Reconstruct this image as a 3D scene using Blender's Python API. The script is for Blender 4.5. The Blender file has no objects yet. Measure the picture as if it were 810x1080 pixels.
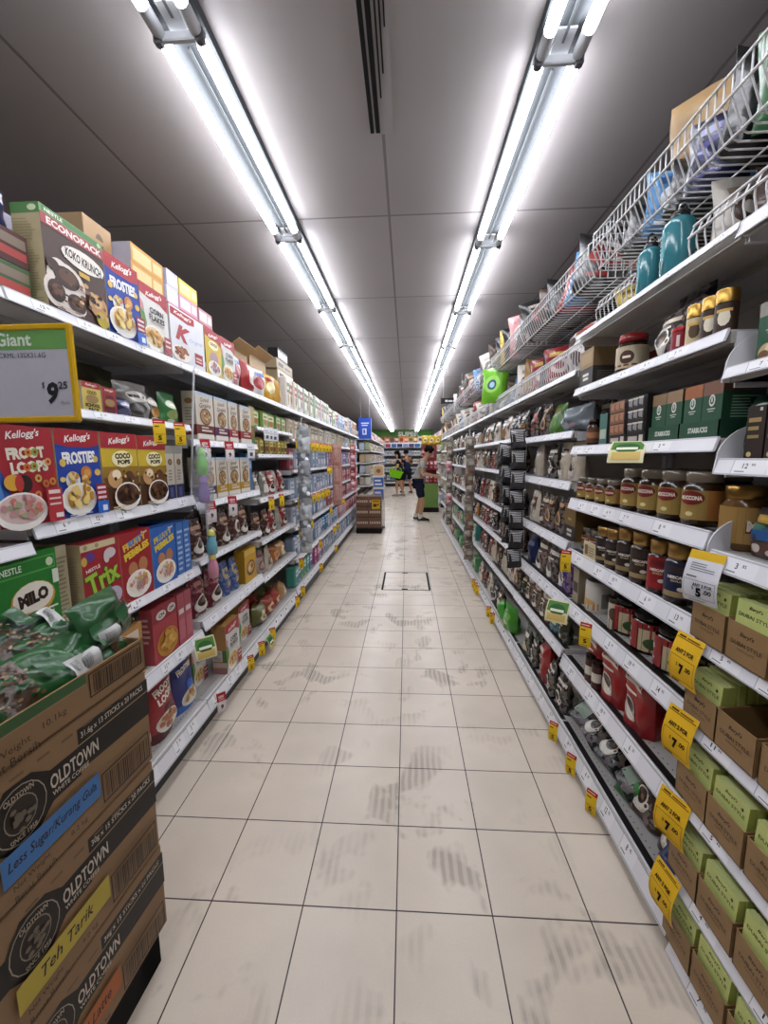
import bpy, math, random
from mathutils import Vector, Matrix
SC = bpy.context.scene
COL = SC.collection
PI = math.pi
R_ = math.radians

# ------------------------------------------------------------------ materials
MATS = {}
def lin(h):
    def f(c):
        c /= 255.0
        return c / 12.92 if c <= .04045 else ((c + .055) / 1.055) ** 2.4
    return tuple(f(int(h[i:i + 2], 16)) for i in (0, 2, 4)) + (1,)

def M(h, kind='card'):
    key = (h, kind)
    if key in MATS:
        return MATS[key]
    m = bpy.data.materials.new('%s_%s' % (kind, h))
    m.use_nodes = True
    nt = m.node_tree
    b = nt.nodes['Principled BSDF']
    c = lin(h)
    b.inputs['Base Color'].default_value = c
    rough, spec, metal = {'card': (.5, .35, 0), 'print': (.45, .35, 0), 'film': (.28, .5, 0), 'filmx': (.26, .5, 0), 'metal': (.3, .5, 1), 'gloss': (.15, .5, 0),
                          'matte': (.85, .2, 0), 'paint': (.4, .4, 0), 'skin': (.55, .3, 0), 'cloth': (.9, .1, 0), 'paper': (.7, .2, 0)}.get(kind, (.5, .3, 0))
    b.inputs['Roughness'].default_value = rough
    b.inputs['Specular IOR Level'].default_value = spec
    b.inputs['Metallic'].default_value = metal
    if kind in ('card', 'film', 'paint', 'cloth', 'paper', 'filmx'):
        tc = nt.nodes.new('ShaderNodeTexCoord')
        no = nt.nodes.new('ShaderNodeTexNoise')
        no.inputs['Scale'].default_value = {'card': 35, 'film': 22, 'filmx': 16, 'paint': 9, 'cloth': 120, 'paper': 60}[kind]
        no.inputs['Detail'].default_value = 2
        nt.links.new(tc.outputs['Object'], no.inputs['Vector'])
        hsv = nt.nodes.new('ShaderNodeHueSaturation')
        hsv.inputs['Color'].default_value = c
        mr = nt.nodes.new('ShaderNodeMapRange')
        a = {'card': .07, 'film': .1, 'filmx': .5, 'paint': .05, 'cloth': .15, 'paper': .04}[kind]
        mr.inputs['To Min'].default_value = 1 - a
        mr.inputs['To Max'].default_value = 1 + a
        nt.links.new(no.outputs['Fac'], mr.inputs['Value'])
        nt.links.new(mr.outputs['Result'], hsv.inputs['Value'])
        nt.links.new(hsv.outputs['Color'], b.inputs['Base Color'])
        if kind == 'filmx':       # printed film: blotchy artwork in lighter and darker tones of the pack
            no.inputs['Detail'].default_value = 4
            vo = nt.nodes.new('ShaderNodeTexVoronoi'); vo.inputs['Scale'].default_value = 55
            nt.links.new(tc.outputs['Object'], vo.inputs['Vector'])
            st = nt.nodes.new('ShaderNodeMapRange'); st.inputs[1].default_value = .6; st.inputs[2].default_value = .75
            se = nt.nodes.new('ShaderNodeSeparateColor'); nt.links.new(vo.outputs['Color'], se.inputs[0]); nt.links.new(se.outputs[0], st.inputs[0])
            mx = nt.nodes.new('ShaderNodeMix'); mx.data_type = 'RGBA'
            q = nt.nodes.new('ShaderNodeMath'); q.operation = 'MULTIPLY'; q.inputs[1].default_value = .24; nt.links.new(st.outputs[0], q.inputs[0])
            nt.links.new(q.outputs[0], mx.inputs[0]); nt.links.new(hsv.outputs['Color'], mx.inputs[6]); nt.links.new(vo.outputs['Color'], mx.inputs[7])
            hs2 = nt.nodes.new('ShaderNodeHueSaturation'); hs2.inputs['Saturation'].default_value = .35; hs2.inputs['Value'].default_value = .7
            nt.links.new(vo.outputs['Color'], hs2.inputs['Color']); nt.links.new(hs2.outputs[0], mx.inputs[7])
            nt.links.new(mx.outputs[2], b.inputs['Base Color'])
        if kind in ('film', 'filmx'):
            bp = nt.nodes.new('ShaderNodeBump')
            bp.inputs['Strength'].default_value = .45
            bp.inputs['Distance'].default_value = .01
            nt.links.new(no.outputs['Fac'], bp.inputs['Height'])
            nt.links.new(bp.outputs['Normal'], b.inputs['Normal'])
    MATS[key] = m
    return m

def glassy(h, name, alpha_t=.75, rough=.08):
    key = (name,)
    if key in MATS:
        return MATS[key]
    m = bpy.data.materials.new(name)
    m.use_nodes = True
    nt = m.node_tree
    b = nt.nodes['Principled BSDF']
    b.inputs['Base Color'].default_value = lin(h)
    b.inputs['Roughness'].default_value = rough
    tr = nt.nodes.new('ShaderNodeBsdfTransparent')
    tr.inputs['Color'].default_value = lin(h)
    mx = nt.nodes.new('ShaderNodeMixShader')
    mx.inputs[0].default_value = alpha_t
    nt.links.new(b.outputs[0], mx.inputs[1])
    nt.links.new(tr.outputs[0], mx.inputs[2])
    nt.links.new(mx.outputs[0], nt.nodes['Material Output'].inputs[0])
    MATS[key] = m
    return m

def emit(h, strength, name):
    m = bpy.data.materials.new(name)
    m.use_nodes = True
    b = m.node_tree.nodes['Principled BSDF']
    b.inputs['Base Color'].default_value = lin(h)
    b.inputs['Emission Color'].default_value = lin(h)
    b.inputs['Emission Strength'].default_value = strength
    return m

# ------------------------------------------------------------------ mesh builder
class MB:
    def __init__(s):
        s.v = []; s.f = []; s.mi = []; s.sm = []; s.slots = []; s.ix = {}
    def slot(s, m):
        if m.name not in s.ix:
            s.ix[m.name] = len(s.slots); s.slots.append(m)
        return s.ix[m.name]
    def add(s, vs, fs, m, smooth=False):
        o = len(s.v); k = s.slot(m)
        s.v.extend([tuple(p) for p in vs])
        for f in fs:
            s.f.append([o + i for i in f]); s.mi.append(k); s.sm.append(smooth)
        return s
    def box(s, x0, y0, z0, x1, y1, z1, m, mats=None):
        vs = [(x0, y0, z0), (x1, y0, z0), (x1, y1, z0), (x0, y1, z0), (x0, y0, z1), (x1, y0, z1), (x1, y1, z1), (x0, y1, z1)]
        fs = {'front': (0, 1, 5, 4), 'right': (1, 2, 6, 5), 'back': (2, 3, 7, 6), 'left': (3, 0, 4, 7), 'top': (4, 5, 6, 7), 'bottom': (3, 2, 1, 0)}
        for k, f in fs.items():
            o = len(s.v)
            s.add([vs[i] for i in f], [(0, 1, 2, 3)], (mats or {}).get(k, m))
        return s
    def cbox(s, x0, y0, z0, x1, y1, z1, b, m):
        # box with chamfered edges
        x0, x1 = min(x0, x1), max(x0, x1); y0, y1 = min(y0, y1), max(y0, y1); z0, z1 = min(z0, z1), max(z0, z1)
        def ring(z, i):
            return [(x0 + i, y0 + i + b, z), (x0 + i + b, y0 + i, z), (x1 - i - b, y0 + i, z), (x1 - i, y0 + i + b, z), (x1 - i, y1 - i - b, z), (x1 - i - b, y1 - i, z), (x0 + i + b, y1 - i, z), (x0 + i, y1 - i - b, z)]
        vs = ring(z0, b * .9) + ring(z0 + b, 0) + ring(z1 - b, 0) + ring(z1, b * .9)
        fs = [tuple(range(7, -1, -1)), tuple(range(24, 32))]
        for k in range(3):
            for i in range(8):
                j = (i + 1) % 8
                fs.append((k * 8 + i, k * 8 + j, k * 8 + 8 + j, k * 8 + 8 + i))
        return s.add(vs, fs, m)
    def lathe(s, prof, m, n=20, c=(0, 0, 0), smooth=True, caps=True):
        vs = []; fs = []
        for r, z in prof:
            for i in range(n):
                a = 2 * PI * i / n
                vs.append((c[0] + r * math.cos(a), c[1] + r * math.sin(a), c[2] + z))
        for k in range(len(prof) - 1):
            for i in range(n):
                j = (i + 1) % n
                fs.append((k * n + i, k * n + j, k * n + n + j, k * n + n + i))
        s.add(vs, fs, m, smooth)
        if caps:
            s.add(vs[:n][::-1], [tuple(range(n))], m)
            s.add(vs[-n:], [tuple(range(n))], m)
        return s
    def tube(s, pts, r, m, n=6, closed=False, smooth=True):
        pts = [Vector(p) for p in pts]
        vs = []; fs = []
        L = len(pts); up0 = None
        for i, p in enumerate(pts):
            if closed:
                t = pts[(i + 1) % L] - pts[i - 1]
            else:
                t = pts[min(i + 1, L - 1)] - pts[max(i - 1, 0)]
            t.normalize()
            if up0 is None:
                up0 = Vector((0, 0, 1)) if abs(t.z) < .9 else Vector((1, 0, 0))
            a = t.cross(up0)
            if a.length < 1e-4:
                a = t.orthogonal()
            a.normalize(); b = t.cross(a).normalized()
            up0 = -b if False else up0
            rr = r[i] if isinstance(r, (list, tuple)) else r
            for k in range(n):
                th = 2 * PI * k / n
                vs.append(p + (a * math.cos(th) + b * math.sin(th)) * rr)
        for i in range(L if closed else L - 1):
            for k in range(n):
                q = (k + 1) % n; j = (i + 1) % L
                fs.append((i * n + k, i * n + q, j * n + q, j * n + k))
        s.add(vs, fs, m, smooth)
        if not closed:
            s.add(vs[:n][::-1], [tuple(range(n))], m); s.add(vs[-n:], [tuple(range(n))], m)
        return s
    def prism(s, poly, axis, a, b, m):
        # poly: 2D outline; axis 'y' -> (x,z) swept along y, 'x' -> (y,z) along x, 'z' -> (x,y) along z
        def P(p, t):
            return {'y': (p[0], t, p[1]), 'x': (t, p[0], p[1]), 'z': (p[0], p[1], t)}[axis]
        n = len(poly)
        vs = [P(p, a) for p in poly] + [P(p, b) for p in poly]
        fs = [tuple(range(n))[::-1], tuple(range(n, 2 * n))] + [(i, (i + 1) % n, n + (i + 1) % n, n + i) for i in range(n)]
        return s.add(vs, fs, m)
    def sphere(s, c, r, m, nu=12, nv=8):
        rx, ry, rz = r if isinstance(r, (list, tuple)) else (r, r, r)
        vs = [(c[0], c[1], c[2] - rz)]; fs = []
        for j in range(1, nv):
            t = PI * j / nv - PI / 2
            for i in range(nu):
                a = 2 * PI * i / nu
                vs.append((c[0] + rx * math.cos(t) * math.cos(a), c[1] + ry * math.cos(t) * math.sin(a), c[2] + rz * math.sin(t)))
        vs.append((c[0], c[1], c[2] + rz))
        for i in range(nu):
            fs.append((0, 1 + (i + 1) % nu, 1 + i)); e = len(vs) - 1; o = 1 + (nv - 2) * nu
            fs.append((e, o + i, o + (i + 1) % nu))
            for j in range(nv - 2):
                a = 1 + j * nu
                fs.append((a + i, a + (i + 1) % nu, a + nu + (i + 1) % nu, a + nu + i))
        return s.add(vs, fs, m, True)
    def xf(s, mat, start=0):
        for i in range(start, len(s.v)):
            s.v[i] = tuple(mat @ Vector(s.v[i]))
        return s
    def mesh(s, name):
        me = bpy.data.meshes.new(name)
        me.from_pydata(s.v, [], s.f)
        for m in s.slots:
            me.materials.append(m)
        me.polygons.foreach_set('material_index', s.mi)
        me.polygons.foreach_set('use_smooth', s.sm)
        me.update()
        return me

def link(o, parent=None):
    COL.objects.link(o)
    if parent is not None:
        o.parent = parent
    return o
def part(name, mb, parent, label=None):
    me = mb if isinstance(mb, bpy.types.Mesh) else mb.mesh(name)
    o = bpy.data.objects.new(name, me)
    link(o, parent)
    if label:
        o['label'] = label
    return o
def tag(o, label, cat, group=None, kind=None):
    o['label'] = label; o['category'] = cat
    if group: o['group'] = group
    if kind: o['kind'] = kind
    return o
def empty(name, loc=(0, 0, 0), rz=0):
    o = bpy.data.objects.new(name, None)
    o.location = loc; o.rotation_euler = (0, 0, rz); o.empty_display_size = .1
    return link(o)
def thing(name, mb, label, cat, group=None, loc=(0, 0, 0), rot=(0, 0, 0)):
    o = part(name, mb, None)
    o.location = loc; o.rotation_euler = rot
    return tag(o, label, cat, group)
def struct(name, mb):
    o = part(name, mb, None)
    o['kind'] = 'structure'; o['category'] = 'room'
    o['label'] = {'floor': 'pale square tiled floor of the shop aisle', 'ceiling': 'white panelled ceiling above the shop aisle'}.get(name, name.replace('_', ' ') + ' of the shop')
    return o

# ------------------------------------------------------------------ lettering and printed artwork
TXT = {}
def text_geo(body, bold, shear):
    k = (body, bold, shear)
    if k in TXT:
        return TXT[k]
    cu = bpy.data.curves.new('t', 'FONT')
    cu.body = body; cu.size = 1; cu.offset = bold; cu.shear = shear; cu.resolution_u = 2
    ob = bpy.data.objects.new('t', cu)
    me = ob.to_mesh()
    vs = [tuple(v.co) for v in me.vertices]
    fs = [tuple(p.vertices) for p in me.polygons]
    ob.to_mesh_clear()
    bpy.data.objects.remove(ob); bpy.data.curves.remove(cu)
    if vs:
        x0 = min(v[0] for v in vs); x1 = max(v[0] for v in vs); y0 = min(v[1] for v in vs); y1 = max(v[1] for v in vs)
        sx = max(x1 - x0, 1e-6); sy = max(y1 - y0, 1e-6)
        vs = [((v[0] - x0) / sx - .5, (v[1] - y0) / sy - .5) for v in vs]
    TXT[k] = (vs, fs)
    return TXT[k]

def art(mb, S, w, h, cmds, dz=.00025, kind='print', grid=1, base=.0004):
    """printed artwork: S(u,v,offset) maps the unit square onto the surface"""
    for li, c in enumerate(cmds):
        o = base + dz * li
        t = c[0]
        if t == 'R':
            _, x0, y0, x1, y1, col = c[:6]
            n = grid
            vs = [S(x0 + (x1 - x0) * i / n, y0 + (y1 - y0) * j / n, o) for j in range(n + 1) for i in range(n + 1)]
            fs = [(j * (n + 1) + i, j * (n + 1) + i + 1, (j + 1) * (n + 1) + i + 1, (j + 1) * (n + 1) + i) for j in range(n) for i in range(n)]
            mb.add(vs, fs, M(col, kind), grid > 1)
        elif t == 'E':
            _, cx, cy, rx, ry, col = c[:6]
            n = 18 if rx * w > .015 else 10
            rings = 1 if grid == 1 else 3
            vs = [S(cx, cy, o)]; fs = []
            for k in range(1, rings + 1):
                for i in range(n):
                    a = 2 * PI * i / n
                    vs.append(S(cx + rx * k / rings * math.cos(a), cy + ry * k / rings * math.sin(a), o))
            for i in range(n):
                fs.append((0, 1 + i, 1 + (i + 1) % n))
                for k in range(rings - 1):
                    b = 1 + k * n
                    fs.append((b + i, b + n + i, b + n + (i + 1) % n, b + (i + 1) % n))
            mb.add(vs, fs, M(col, kind), grid > 1)
        elif t == 'P':
            _, pts, col = c[:3]
            mb.add([S(p[0], p[1], o) for p in pts], [tuple(range(len(pts)))], M(col, kind))
        elif t == 'T':
            _, body, cx, cy, tw, th, col = c[:7]
            rot = R_(c[7]) if len(c) > 7 else 0
            bold = c[8] if len(c) > 8 else 0
            shear = c[9] if len(c) > 9 else 0
            vs, fs = text_geo(body, bold, shear)
            out = []
            for x, y in vs:
                X = x * tw * w; Y = y * th * h
                out.append(S(cx + (X * math.cos(rot) - Y * math.sin(rot)) / w, cy + (X * math.sin(rot) + Y * math.cos(rot)) / h, o))
            mb.add(out, fs, M(col, kind))
    return mb

def flakes(x0, y0, x1, y1, cols, n, r, seed):
    rnd = random.Random(seed)
    return [('E', rnd.uniform(x0, x1), rnd.uniform(y0, y1), r * rnd.uniform(.6, 1.2), r * .6 * rnd.uniform(.6, 1.2), rnd.choice(cols)) for _ in range(n)]
def bowl(cx, cy, rx, ry, food, seed, rim='f2efe8', milk='efe6da', n=12, fs=.035):
    rnd = random.Random(seed)
    out = [('E', cx, cy, rx, ry, rim), ('E', cx, cy + ry * .12, rx * .88, ry * .78, milk)]
    for i in range(n):
        a = rnd.random() * 2 * PI; q = math.sqrt(rnd.random()) * .72
        out.append(('E', cx + rx * q * math.cos(a), cy + ry * .15 + ry * q * math.sin(a) * .8, fs * rnd.uniform(.7, 1.2), fs * .7 * rnd.uniform(.7, 1.2), rnd.choice(food)))
    return out
def smalltext(x0, y0, x1, y1, n, col, seed=0):
    rnd = random.Random(seed)
    return [('R', x0, y0 + (y1 - y0) * i / n, x0 + (x1 - x0) * rnd.uniform(.6, 1), y0 + (y1 - y0) * (i + .45) / n, col) for i in range(n)]
def barcode(x0, y0, x1, y1, seed, col='17110d', frame=True):
    rnd = random.Random(seed); out = []
    if frame:
        tx = (x1 - x0) * .02; ty = (y1 - y0) * .05
        out += [('R', x0, y0, x1, y0 + ty, col), ('R', x0, y1 - ty, x1, y1, col), ('R', x0, y0, x0 + tx, y1, col), ('R', x1 - tx, y0, x1, y1, col)]
    x = x0 + (x1 - x0) * .07
    while x < x1 - (x1 - x0) * .06:
        wd = (x1 - x0) * rnd.choice([.008, .014, .022])
        out.append(('R', x, y0 + (y1 - y0) * .12, x + wd, y1 - (y1 - y0) * .1, col)); x += wd + (x1 - x0) * rnd.choice([.01, .016, .024])
    return out

# ------------------------------------------------------------------ product meshes  (front looks along -y, base at z = 0)
def carton(w, d, h, front, cmds=(), side='cfc3a8', top=None, sidecmds=(), topcmds=(), kind='card'):
    mb = MB()
    mb.box(-w / 2, -d / 2, 0, w / 2, d / 2, h, M(front, kind), {'left': M(side, kind), 'right': M(side, kind), 'top': M(top or front, kind)})
    art(mb, lambda u, v, o: ((u - .5) * w, -d / 2 - o, v * h), w, h, cmds)
    if sidecmds:
        art(mb, lambda u, v, o: (-w / 2 - o, d / 2 - u * d, v * h), d, h, sidecmds)
        art(mb, lambda u, v, o: (w / 2 + o, -d / 2 + u * d, v * h), d, h, sidecmds)
    if topcmds:
        art(mb, lambda u, v, o: ((u - .5) * w, -d / 2 + v * d, h + o), w, d, topcmds)
    return mb

def pouch_S(w, h, d, seed, style, amp=1.0):
    rnd = random.Random(seed)
    ph = [rnd.uniform(0, 6.3) for _ in range(6)]; fr = [rnd.uniform(4, 11) for _ in range(4)]
    def S(u, v, o=0, back=False):
        e = min(1, abs(2 * u - 1)); uu = min(max(u, 0), 1); vv = min(max(v, 0), 1)
        if style == 'stand':
            f = max(0, 1 - e ** 2.6) ** .55; g = min(1, max(0, 1.0 - vv) / .55) ** .75 * (.78 + .22 * min(1, vv / .18))
            x = (u - .5) * w * (1 - .07 * math.sin(PI * vv))
        elif style == 'brick':
            f = max(0, 1 - e ** 7) ** .5; g = min(1, max(0, 1.0 - vv) / .22) ** .8
            x = (u - .5) * w * (1 - .04 * math.sin(PI * vv) - .1 * max(0, vv - .8))
        else:
            k = abs(2 * vv - 1)
            f = max(0, 1 - e ** 2.4) ** .5; g = max(0, 1 - (k / .94) ** 3) ** .6 if k < .94 else 0
            x = (u - .5) * w * (1 - .08 * (1 - k ** 2) + (.012 * math.sin(60 * vv) if k > .9 else 0))
        wr = amp * .09 * d * (math.sin(fr[0] * uu + fr[1] * vv + ph[0]) * .6 + math.sin(fr[2] * 1.6 * vv - fr[3] * .8 * uu + ph[1]) * .4)
        bulge = max(f * g, 0.012)
        y = d / 2 * bulge + wr * min(1, bulge * 1.6)
        x += .012 * w * math.sin(9 * vv + ph[2]); lean = .0
        z = h * v * (1 - .02 * e)
        return (x, (y + o) if back else -(y + o), z)
    return S

def pouch(w, h, d, col, cmds=(), seed=0, style='stand', bands=(), nu=12, nv=14, kind='film', amp=1.0):
    mb = MB(); S = pouch_S(w, h, d, seed, style, amp)
    for back in (False, True):
        vs = [S(i / nu, j / nv, 0, back) for j in range(nv + 1) for i in range(nu + 1)]
        groups = {}
        for j in range(nv):
            c = col
            for b0, b1, bc in bands:
                if b0 <= (j + .5) / nv < b1: c = bc
            for i in range(nu):
                q = (j * (nu + 1) + i, j * (nu + 1) + i + 1, (j + 1) * (nu + 1) + i + 1, (j + 1) * (nu + 1) + i)
                groups.setdefault(c, []).append(q if not back else q[::-1])
        for c, fs in groups.items():
            mb.add(vs, fs, M(c, kind), True)
    bot0 = [S(i / nu, 0, 0, False) for i in range(nu + 1)]; bot1 = [S(i / nu, 0, 0, True) for i in range(nu + 1)]
    mb.add(bot0 + bot1, [(i, nu + 1 + i, nu + 2 + i, i + 1) for i in range(nu)], M(col, kind))
    for sgn in (0, 1):
        e0 = [S(sgn, j / nv, 0, False) for j in range(nv + 1)]; e1 = [S(sgn, j / nv, 0, True) for j in range(nv + 1)]
        mb.add(e0 + e1, [(j, j + 1, nv + 2 + j, nv + 1 + j) for j in range(nv)], M(col, kind))
    art(mb, lambda u, v, o: S(u, v, o), w, h, cmds, kind='film', grid=4, base=.0012, dz=.0004)
    return mb

def cup(cx, cy, r, a=1.0, white='e9e4da', dark='2a1810'):
    return [('E', cx, cy, r * 1.25, r * .75 * a, 'cfc7bb'), ('E', cx, cy + r * .28 * a, r, r * a, white), ('E', cx, cy + r * .5 * a, r * .78, r * .62 * a, dark),
            ('E', cx + r * .15, cy + r * .45 * a, r * .35, r * .2 * a, '7a5233'), ('E', cx + r * 1.08, cy + r * .2 * a, r * .3, r * .3 * a, white), ('E', cx + r * 1.08, cy + r * .2 * a, r * .16, r * .16 * a, '4a382c')]

def cyl_S(r, z0, z1, span, a0=0):
    def S(u, v, o):
        a = (u - .5) * span + a0
        return ((r + o) * math.sin(a), -(r + o) * math.cos(a), z0 + (z1 - z0) * v)
    return S
def wrap(r, z0, z1, span, col, cmds, kind='print', n=14):
    mb = MB(); S = cyl_S(r, z0, z1, span)
    vs = [S(i / n, j, .0004) for j in (0, 1) for i in range(n + 1)]
    mb.add(vs, [(i, i + 1, n + 2 + i, n + 1 + i) for i in range(n)], M(col, kind), True)
    art(mb, S, r * span, z1 - z0, cmds, grid=6, base=.0009)
    return mb

# a spec is either one mesh, or a list of (part name, mesh, part label or None)
def jar_spec(r, h, content, lid, label, cmds, lid_h=.22, shoulder=.85, span=3.6, tall_lid=False, lidkind='metal', z=(.12, .68)):
    b = MB(); hh = h * (1 - lid_h)
    b.lathe([(r * .86, 0), (r, .03 * h), (r, hh * shoulder), (r * .82, hh * .97), (r * .8, hh)], M(content, 'gloss'), 22)
    l = MB(); l.lathe([(r * .84, hh), (r * .88, hh + .01 * h), (r * .88, h - .01 * h), (r * .82, h)], M(lid, lidkind), 22)
    return [('jar_body', b.mesh('jar_body'), None), ('lid', l.mesh('lid'), None), ('label', wrap(r, h * z[0], h * z[1], span, label, cmds).mesh('label'), None)]

COUNT = {}
def put(kind, spec, loc, rz, label, cat, group=None, rx=0, ry=0):
    if isinstance(spec, list):
        o = empty(kind, loc)
        for pn, me, pl in spec:
            part(pn, me, o, pl)
    else:
        o = bpy.data.objects.new(kind, spec); link(o); o.location = loc
    o.rotation_euler = (rx, ry, rz)
    tag(o, label, cat, group)
    return o

ORD = ['first', 'second', 'third', 'fourth', 'fifth', 'sixth', 'seventh', 'eighth', 'ninth', 'tenth', 'eleventh', 'twelfth', 'thirteenth', 'fourteenth', 'fifteenth',
       'sixteenth', 'seventeenth', 'eighteenth', 'nineteenth', 'twentieth', 'twenty-first', 'twenty-second', 'twenty-third', 'twenty-fourth', 'twenty-fifth', 'twenty-sixth', 'twenty-seventh', 'twenty-eighth', 'twenty-ninth', 'thirtieth']
def ordw(n):
    return ORD[n] if n < len(ORD) else 'number-%d' % (n + 1)

# ------------------------------------------------------------------ camera
CAM = dict(F=429.344174, pitch=.132450197, yaw=.0560077555, roll=-.00724806189, h=1.42211433)
def make_camera():
    p, y, r = CAM['pitch'], CAM['yaw'], CAM['roll']
    f = Vector((-math.sin(y) * math.cos(p), math.cos(y) * math.cos(p), -math.sin(p)))
    rt = Vector((math.cos(y), math.sin(y), 0)); up = rt.cross(f)
    c, s = math.cos(r), math.sin(r)
    rt, up = c * rt + s * up, -s * rt + c * up
    cd = bpy.data.cameras.new('camera'); co = bpy.data.objects.new('camera', cd); COL.objects.link(co)
    m = Matrix.Identity(4)
    for i in range(3):
        m[i][0] = rt[i]; m[i][1] = up[i]; m[i][2] = -f[i]
    m[2][3] = CAM['h']
    co.matrix_world = m
    cd.sensor_fit = 'VERTICAL'; cd.sensor_height = 36; cd.lens = CAM['F'] / 1080 * 36; cd.clip_start = .02
    SC.camera = co
make_camera()

# ------------------------------------------------------------------ room shell
CEIL = 2.80; XW0, XW1, YW0, YW1 = -4.6, 2.45, -2.6, 21.6

def node_floor():
    m = bpy.data.materials.new('floor_tiles'); m.use_nodes = True
    nt = m.node_tree; N = nt.nodes.new; Lk = nt.links.new
    b = nt.nodes['Principled BSDF']
    tc = N('ShaderNodeTexCoord'); mp = N('ShaderNodeMapping')
    mp.inputs['Location'].default_value = (.0317 + .3 * 20, -1.111 + .3 * 20, 0)
    Lk(tc.outputs['Object'], mp.inputs['Vector'])
    br = N('ShaderNodeTexBrick'); br.offset = 0; br.squash = 1
    for k, v in (('Scale', 1), ('Brick Width', .3), ('Row Height', .3), ('Mortar Size', .0022), ('Mortar Smooth', .1)):
        br.inputs[k].default_value = v
    br.inputs['Color1'].default_value = lin('dbcebe'); br.inputs['Color2'].default_value = lin('d5c8b7'); br.inputs['Mortar'].default_value = lin('2c2622')
    Lk(mp.outputs[0], br.inputs['Vector'])
    # broad grime and fine speckle
    n1 = N('ShaderNodeTexNoise'); n1.inputs['Scale'].default_value = 2.3; n1.inputs['Detail'].default_value = 5; Lk(tc.outputs['Object'], n1.inputs['Vector'])
    n2 = N('ShaderNodeTexNoise'); n2.inputs['Scale'].default_value = 160; n2.inputs['Detail'].default_value = 3; Lk(tc.outputs['Object'], n2.inputs['Vector'])
    r1 = N('ShaderNodeMapRange'); r1.inputs[1].default_value = .35; r1.inputs[2].default_value = .7; r1.inputs[3].default_value = .9; r1.inputs[4].default_value = 1.06; Lk(n1.outputs['Fac'], r1.inputs[0])
    r2 = N('ShaderNodeMapRange'); r2.inputs[3].default_value = .95; r2.inputs[4].default_value = 1.05; Lk(n2.outputs['Fac'], r2.inputs[0])
    # shoe-sole marks: ribbed patches of dirt
    n3 = N('ShaderNodeTexNoise'); n3.inputs['Scale'].default_value = 4.6; n3.inputs['Detail'].default_value = 3; n3.inputs['Distortion'].default_value = .4; Lk(tc.outputs['Object'], n3.inputs['Vector'])
    r3 = N('ShaderNodeMapRange'); r3.inputs[1].default_value = .53; r3.inputs[2].default_value = .6; Lk(n3.outputs['Fac'], r3.inputs[0])
    wv = N('ShaderNodeTexWave'); wv.bands_direction = 'X'; wv.inputs['Scale'].default_value = 11; wv.inputs['Distortion'].default_value = 2.2; wv.inputs['Detail'].default_value = 1; wv.inputs['Detail Scale'].default_value = .6
    Lk(tc.outputs['Object'], wv.inputs['Vector'])
    r4 = N('ShaderNodeMapRange'); r4.inputs[1].default_value = .25; r4.inputs[2].default_value = .7; r4.inputs[3].default_value = .45; Lk(wv.outputs['Fac'], r4.inputs[0])
    n4 = N('ShaderNodeTexNoise'); n4.inputs['Scale'].default_value = 1.1; Lk(tc.outputs['Object'], n4.inputs['Vector'])
    r5 = N('ShaderNodeMapRange'); r5.inputs[1].default_value = .42; r5.inputs[2].default_value = .56; Lk(n4.outputs['Fac'], r5.inputs[0])
    def mul(a, c):
        q = N('ShaderNodeMath'); q.operation = 'MULTIPLY'
        for i, s in enumerate((a, c)):
            if isinstance(s, (int, float)): q.inputs[i].default_value = s
            else: Lk(s, q.inputs[i])
        return q.outputs[0]
    dirt = mul(mul(mul(r3.outputs[0], r4.outputs[0]), r5.outputs[0]), .36)
    inv = N('ShaderNodeMath'); inv.operation = 'SUBTRACT'; inv.inputs[0].default_value = 1; Lk(dirt, inv.inputs[1])
    val = mul(mul(r1.outputs[0], r2.outputs[0]), inv.outputs[0])
    hs = N('ShaderNodeHueSaturation'); Lk(br.outputs['Color'], hs.inputs['Color']); Lk(val, hs.inputs['Value'])
    Lk(hs.outputs[0], b.inputs['Base Color'])
    rr = N('ShaderNodeMapRange'); rr.inputs[3].default_value = .3; rr.inputs[4].default_value = .6; Lk(dirt, rr.inputs[0])
    rr.inputs[2].default_value = .3
    Lk(rr.outputs[0], b.inputs['Roughness'])
    b.inputs['Specular IOR Level'].default_value = .45
    bp = N('ShaderNodeBump'); bp.inputs['Strength'].default_value = .3; bp.inputs['Distance'].default_value = .002; bp.invert = True
    Lk(br.outputs['Fac'], bp.inputs['Height']); Lk(bp.outputs[0], b.inputs['Normal'])
    return m
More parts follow.
